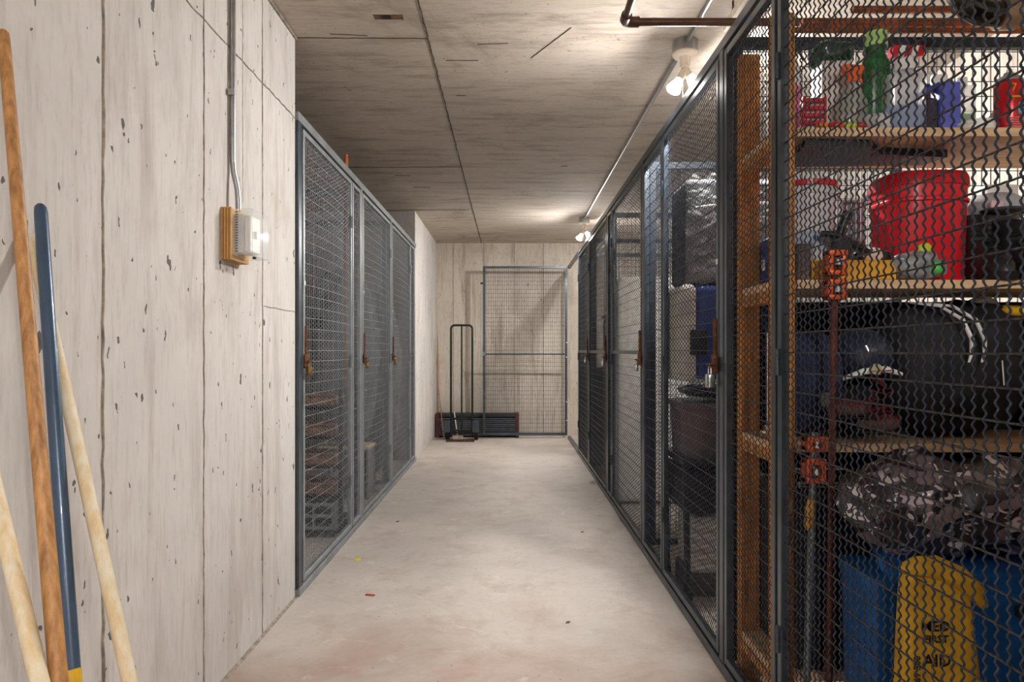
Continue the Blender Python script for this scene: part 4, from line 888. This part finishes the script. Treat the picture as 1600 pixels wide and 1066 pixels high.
def tote(x0, x1, y0, y1, h, m, label):
    cx_, cy_ = (x0+x1)/2, (y0+y1)/2; t = thing('storage_bin', (cx_, cy_, 0), label, 'bin')
    rx, ry = (x1-x0)/2, (y1-y0)/2
    MB().loft([(cx_, cy_, 0, rx*0.84, ry*0.84), (cx_, cy_, 0.01, rx*0.86, ry*0.86), (cx_, cy_, h-0.06, rx*0.95, ry*0.95), (cx_, cy_, h-0.058, rx, ry), (cx_, cy_, h-0.03, rx, ry), (cx_, cy_, h-0.028, rx*0.97, ry*0.97), (cx_, cy_, h-0.004, rx*0.98, ry*0.98)], 48, 7).build('bin_body', m, t, True)
    MB().loft([(cx_, cy_, h-0.004, rx*1.01, ry*1.01), (cx_, cy_, h+0.008, rx*1.01, ry*1.01), (cx_, cy_, h+0.012, rx*0.95, ry*0.95)], 48, 7).build('bin_lid', m, t, True)
    for k in range(3): MB().bbox(x0+rx*(0.45+0.5*k), y0+ry*0.05, 0.08, x0+rx*(0.55+0.5*k), y0+ry*0.16, h-0.075, 0.004, 1).build('moulded_rib', m, t)
    MB().bbox(cx_-0.05, y0-0.012, h-0.085, cx_+0.07, y0+0.012, h-0.055, 0.004, 2).build('bin_handle', black, t)
    return t
tote(0.965, 1.45, 1.56, 1.88, 0.555, binB, 'big blue plastic bin behind the yellow bag')
t = thing('blue_tub', (0.93, 1.66, 0), 'small blue tub with a tilted rim left of the yellow bag', 'tub')
MB().loft([(0.905, 1.72, 0, 0.032, 0.08), (0.905, 1.72, 0.50, 0.04, 0.09), (0.905, 1.72, 0.52, 0.046, 0.1), (0.905, 1.72, 0.535, 0.046, 0.1)], 32, 4).build('tub_body', binB, t, True)
MB().tube([(0.865, 1.60, 0.60), (0.878, 1.60, 0.575), (0.90, 1.60, 0.555), (0.93, 1.60, 0.545)], [0.006, 0.013, 0.014, 0.012], 12).build('tilted_rim', binB, t, True)
# yellow bag
ym = mat('yellow_canvas', (214, 166, 34), 0.75, var=0.14, scale=18, bump=0.2)
t = thing('yellow_bag', (0.93, 1.46, 0), 'tall yellow bag with a rolled top and black handwriting', 'bag')
def bx(z):   # tapered body
    return 0.098-0.03*(z/0.6)**1.5
body = []
for i in range(15):
    z = 0.6*i/14; body.append((0.915+0.018*math.sin(z*7)*0.3, 1.47, z, bx(z)*(0.92 if i == 0 else 1), 0.055-0.03*(z/0.6)**2))
MB().loft(body, 40, 3.2).build('bag_body', ym, t, True)
MB().tube([(0.84, 1.465, 0.612), (0.862, 1.452, 0.622), (0.90, 1.448, 0.622), (0.95, 1.448, 0.60), (0.99, 1.452, 0.565), (1.012, 1.46, 0.535)], [0.010, 0.020, 0.024, 0.024, 0.018, 0.010], 14).build('rolled_top', ym, t, True)
ink = mat('black_marker', (24, 20, 16), 0.7)
fy = 1.47-0.055
for tx, zz, sz in (('MED', 0.500, 0.030), ('FIRST', 0.474, 0.022), ('AID', 0.43, 0.036)):
    text(tx, sz, ink, t, (0.893, 1.47-(0.055-0.03*(zz/0.6)**2)-0.0025, zz), FACE_CAM, bold=0.0006)
text('269 500', 0.02, ink, t, (0.850, 1.4245, 0.41), FACE_CAM @ Matrix.Rotation(PI/2, 4, 'Z'), bold=0.0004)
# things on the floor behind the narrow panel
t = thing('orange_stick', (0.80, 1.88, 0), 'thin bright orange stick behind the narrow mesh panel, low down', 'stick')
MB().tube([(0.752, 1.872, 0.02), (0.758, 1.885, 0.42)], 0.0045, 8).build('stick', orangeP, t, True)
# ------------------------------------------------------------------ cooler locker
t = thing('black_cart', (0.86, 3.08, 0), 'black frame cart on the floor of the cooler locker', 'cart')
for (x, y) in ((0.76, 2.92), (0.76, 3.3), (1.12, 2.92), (1.12, 3.3)): MB().tube([(x, y, 0.03), (x-0.01, y, 0.6)], 0.014, 10).build('leg', black, t, True)
for (x, y) in ((0.76, 2.92), (0.76, 3.3), (1.12, 2.92), (1.12, 3.3)): MB().tube([(x-0.012, y, 0.03), (x+0.012, y, 0.03)], 0.03, 16).build('wheel', blackM, t, True)
MB().bbox(0.74, 2.90, 0.585, 1.14, 3.33, 0.61, 0.005, 1).build('cart_top', black, t)
MB().bbox(0.745, 2.905, 0.38, 0.97, 3.30, 0.56, 0.02, 3).build('black_bag', fab, t, True)
t = thing('ribbed_crate', (0.84, 3.1, 0), 'whitish ribbed crate on the floor under the black cart', 'crate')
MB().bbox(0.80, 3.0, 0.10, 0.955, 3.26, 0.35, 0.008, 2).build('crate_body', mat('dull_white_plastic', (206, 204, 200), 0.5), t)
for k in range(5): MB().bbox(0.80, 2.994, 0.12+k*0.045, 0.955, 2.9995, 0.14+k*0.045, 0.001, 1).build('crate_rib', white, t)
MB().bbox(0.79, 2.99, 0.0, 0.965, 3.27, 0.098, 0.005, 1).build('crate_base', mat('mauve_base', (96, 82, 80), 0.6), t)
t = thing('mauve_tote', (0.9, 3.05, 0.61), 'mauve-brown plastic tote on the black cart', 'tote')
MB().loft([(0.94, 3.11, 0.611, 0.175, 0.17), (0.94, 3.11, 0.83, 0.185, 0.19), (0.94, 3.11, 0.832, 0.195, 0.20), (0.94, 3.11, 0.852, 0.195, 0.20)], 40, 6).build('tote_body', mat('mauve_plastic', (116, 96, 98), 0.45), t, True)
MB().bbox(0.88, 2.905, 0.70, 0.93, 2.918, 0.74, 0.003, 1).build('red_green_sticker', mat('mixed_sticker', (150, 60, 80), 0.5, var=0.5, scale=60), t)
tag(MB().blob((0.955, 3.11, 0.898), (0.175, 0.17, 0.022), 2.6, 0.015, 9, 41, nu=60, nv=24, fold=.8).build('black_tarp', mat('shiny_black_film', (22, 22, 24), 0.18, coat=0.8), smooth=True), 'shiny black tarp folded between tote and cooler', 'tarp')
t = thing('picnic_cooler', (0.9, 3.05, 0.93), 'blue and white cooler lying on its side behind the mesh door', 'cooler')
MB().bbox(0.738, 2.95, 0.945, 0.812, 3.30, 1.372, 0.034, 6).build('cooler_lid', mat('cooler_white', (226, 224, 214), 0.4), t, True)
MB().bbox(0.813, 2.965, 0.955, 1.20, 3.295, 1.365, 0.03, 5).build('cooler_body', mat('cooler_blue', (40, 74, 156), 0.35), t, True)
MB().bbox(0.775, 2.93, 1.06, 0.85, 2.949, 1.17, 0.006, 2).build('cooler_latch', black, t, True)
MB().tube([(0.872, 2.955, 1.21), (1.2, 2.955, 1.21)], 0.006, 8).build('cooler_handle', chrome, t, True)
t = thing('black_suitcase', (1.0, 3.15, 1.374), 'dark case under clear plastic, lying on top of the cooler', 'case')
MB().bbox(0.77, 3.00, 1.374, 1.18, 3.28, 1.84, 0.03, 3).build('case_body', mat('charcoal_case', (78, 80, 84), 0.6, var=0.25, scale=10), t, True)
film = mat('wrapping_film', (232, 234, 236), 0.12, alpha=0.22, var=0.05)
def crump(p, a, sc, sd): 
    q = Vector(p)*sc+Vector((sd, sd*2, 0)); return a*(noise.noise(q)+0.6*(1-2*abs(noise.noise(q*1.9))))
sheet(lambda u, v: (0.765+0.42*u, 2.975+crump((0.77+0.5*u, 0, 1.0+0.95*v), 0.012, 9, 3), 1.376+0.48*v), 40, 70, 'plastic_film', film, t)
MB().tube([(0.80, 2.955, 1.70), (0.88, 2.95, 1.71), (0.96, 2.95, 1.68), (0.98, 2.95, 1.58)], 0.004, 6).build('bright_fold', white, t, True)
# ------------------------------------------------------------------ mattress locker and farther ones
mt = thing('wrapped_mattress', (0.86, 4.8, 0), 'tall whitish mattress wrapped in plastic, standing behind the mesh', 'mattress')
MB().bbox(0.755, 4.76, 0.02, 1.65, 4.96, 1.60, 0.04, 4).build('mattress_body', mat('quilted_white', (232, 230, 226), 0.7, var=0.12, scale=30, bump=0.4), mt, True)
t = thing('tall_carton', (1.25, 4.6, 0), 'grey carton standing before the wrapped mattress', 'box')
MB().bbox(1.20, 4.05, 0, 1.75, 4.6, 1.0, 0.006, 1).build('carton', mat('grey_carton', (132, 130, 128), 0.7), t)
MB().box(1.45, 4.048, 0.01, 1.50, 4.0495, 0.99).build('tape', mat('parcel_tape', (168, 152, 120), 0.4), t)
for (y0, y1, x1, h, rgb, lb) in ((5.3, 5.9, 1.3, 1.35, (112, 112, 116), 'grey wrapped furniture in the second farthest right locker'), (6.35, 6.95, 1.25, 0.9, (88, 84, 82), 'dark crate stack in the farthest right locker')):
    t = thing('covered_furniture', (1.0, (y0+y1)/2, 0), lb, 'furniture')
    MB().bbox(0.80, y0, 0, x1, y1, h, 0.03, 3).build('covered_body', mat('cover_%d' % rgb[0], rgb, 0.7, var=0.3, scale=6), t, True)
    MB().bbox(0.79, y0-0.01, h+0.001, x1+0.01, y1+0.01, h+0.03, 0.01, 2).build('cover_top', mat('cover_top', (150, 150, 150), 0.6), t, True)
# ------------------------------------------------------------------ left lockers' contents
brn = mat('brown_wicker', (142, 110, 92), 0.75, var=0.3, scale=40, bump=0.5)
t = thing('basket_rack', (-1.45, 4.1, 0), 'dark rack with brown baskets inside the nearest left locker', 'rack')
for x in (-1.85, -0.985): 
    for y in (3.92, 4.2): MB().bbox(x, y, 0, x+0.02, y+0.02, 0.86, 0.002, 1).build('rack_post', black, t)
for k in range(5): MB().box(-1.83, 3.93, 0.03+k*0.17+(0.03 if k else 0), -0.985, 4.21, 0.045+k*0.17+(0.03 if k else 0)).build('rack_shelf', black, t)
for k in range(4):
    z = 0.22+0.17*k
    b_ = thing('brown_basket', (-1.4, 4.05, z+0.0), ['brown basket on the lowest rack shelf, above the grey crate', 'brown basket on the second rack shelf of the nearest left locker', 'brown basket on the third rack shelf of the nearest left locker', 'topmost brown basket on the rack of the nearest left locker'][k], 'basket')
    MB().bbox(-1.80, 3.94, 0.2265+0.17*k+0.019, -1.01, 4.19, 0.2265+0.17*k+0.085, 0.012, 3).build('basket_body', brn, b_, True)
    MB().tube([(-1.80, 3.938, z+0.092), (-1.01, 3.938, z+0.092)], 0.007, 8).build('basket_rim', brn, b_, True)
cm = mat('grey_crate_plastic', (150, 152, 154), 0.5)
def milk(x0, x1, y0, y1, z0, z1, label):
    t = thing('milk_crate', ((x0+x1)/2, (y0+y1)/2, z0), label, 'crate')
    for z in (z0, (z0+z1)/2-0.008, z1-0.018): MB().box(x0, y0, z, x1, y0+0.008, z+0.018).build('crate_band', cm, t)
    n = 7
    for k in range(n+1):
        x = x0+(x1-x0-0.012)*k/n; MB().box(x, y0+0.001, z0+0.019, x+0.012, y0+0.007, z1-0.019).build('crate_slat', cm, t)
    MB().box(x0, y1-0.008, z0, x1, y1, z1).box(x0, y0+0.009, z0, x0+0.008, y1-0.009, z1).box(x1-0.008, y0+0.009, z0, x1, y1-0.009, z1).box(x0+.009, y0+0.009, z0, x1-.009, y1-0.009, z0+0.01).build('crate_wall', cm, t)
milk(-1.80, -1.02, 3.94, 4.18, 0.046, 0.20, 'grey open crate at the bottom of the basket rack')
milk(-1.30, -1.03, 4.95, 5.22, 0.0, 0.36, 'grey crate on the floor of the middle left locker')
def wrapped(x0, x1, y0, y1, z0, z1, rgb, label, sd):
    t = thing('wrapped_bundle', ((x0+x1)/2, (y0+y1)/2, z0), label, 'bundle')
    MB().blob(((x0+x1)/2, (y0+y1)/2, (z0+z1)/2), ((x1-x0)/2-0.012, (y1-y0)/2-0.012, (z1-z0)/2), 3.0, 0.03, 5, sd, nu=50, nv=50, fold=.4).build('bundle_core', mat('core_%d' % sd, rgb, 0.7, var=0.4, scale=5), t, True)
    MB().blob(((x0+x1)/2, (y0+y1)/2, (z0+z1)/2), ((x1-x0)/2+0.008, (y1-y0)/2+0.008, (z1-z0)/2-0.002), 3.0, 0.035, 8, sd+1, nu=70, nv=80, fold=.8).build('plastic_film', mat('crinkled_wrap', (214, 218, 222), 0.1, alpha=0.3, coat=1.0, var=0.05), t, True)
wrapped(-1.45, -1.0, 4.84, 5.16, 0.42, 1.66, (70, 74, 80), 'tall bundle in crumpled clear plastic in the middle left locker', 51)
tag(MB().bbox(-1.40, 4.93, 0.361, -1.02, 5.2, 0.385, 0.004, 1).build('plank', woodp), 'flat board under the plastic bundle of the middle left locker', 'board')
wrapped(-1.6, -1.0, 5.8, 6.3, 0.0, 1.62, (84, 86, 90), 'big bundle in clear plastic in the farthest left locker', 61)
t = thing('long_handled_tool', (-1.05, 4.1, 0), 'orange-tipped wooden handle rising above the left lockers', 'tool')
MB().tube([(-0.975, 4.07, 2.235), (-0.977, 4.07, 2.21), (-0.982, 4.07, 0.87)], [0.010, 0.013, 0.013], 12).build('handle', mat('orange_brown_handle', (196, 118, 70), 0.5), t, True)
MB().lathe(-0.975, 4.07, [(2.2355, 0.010), (2.245, 0.011), (2.252, 0.006)], 12).build('orange_tip', orangeP, t, True)
MB().bbox(-1.02, 4.06, 0.862, -0.96, 4.08, 0.869, 0.002, 1).build('head', blackM, t)
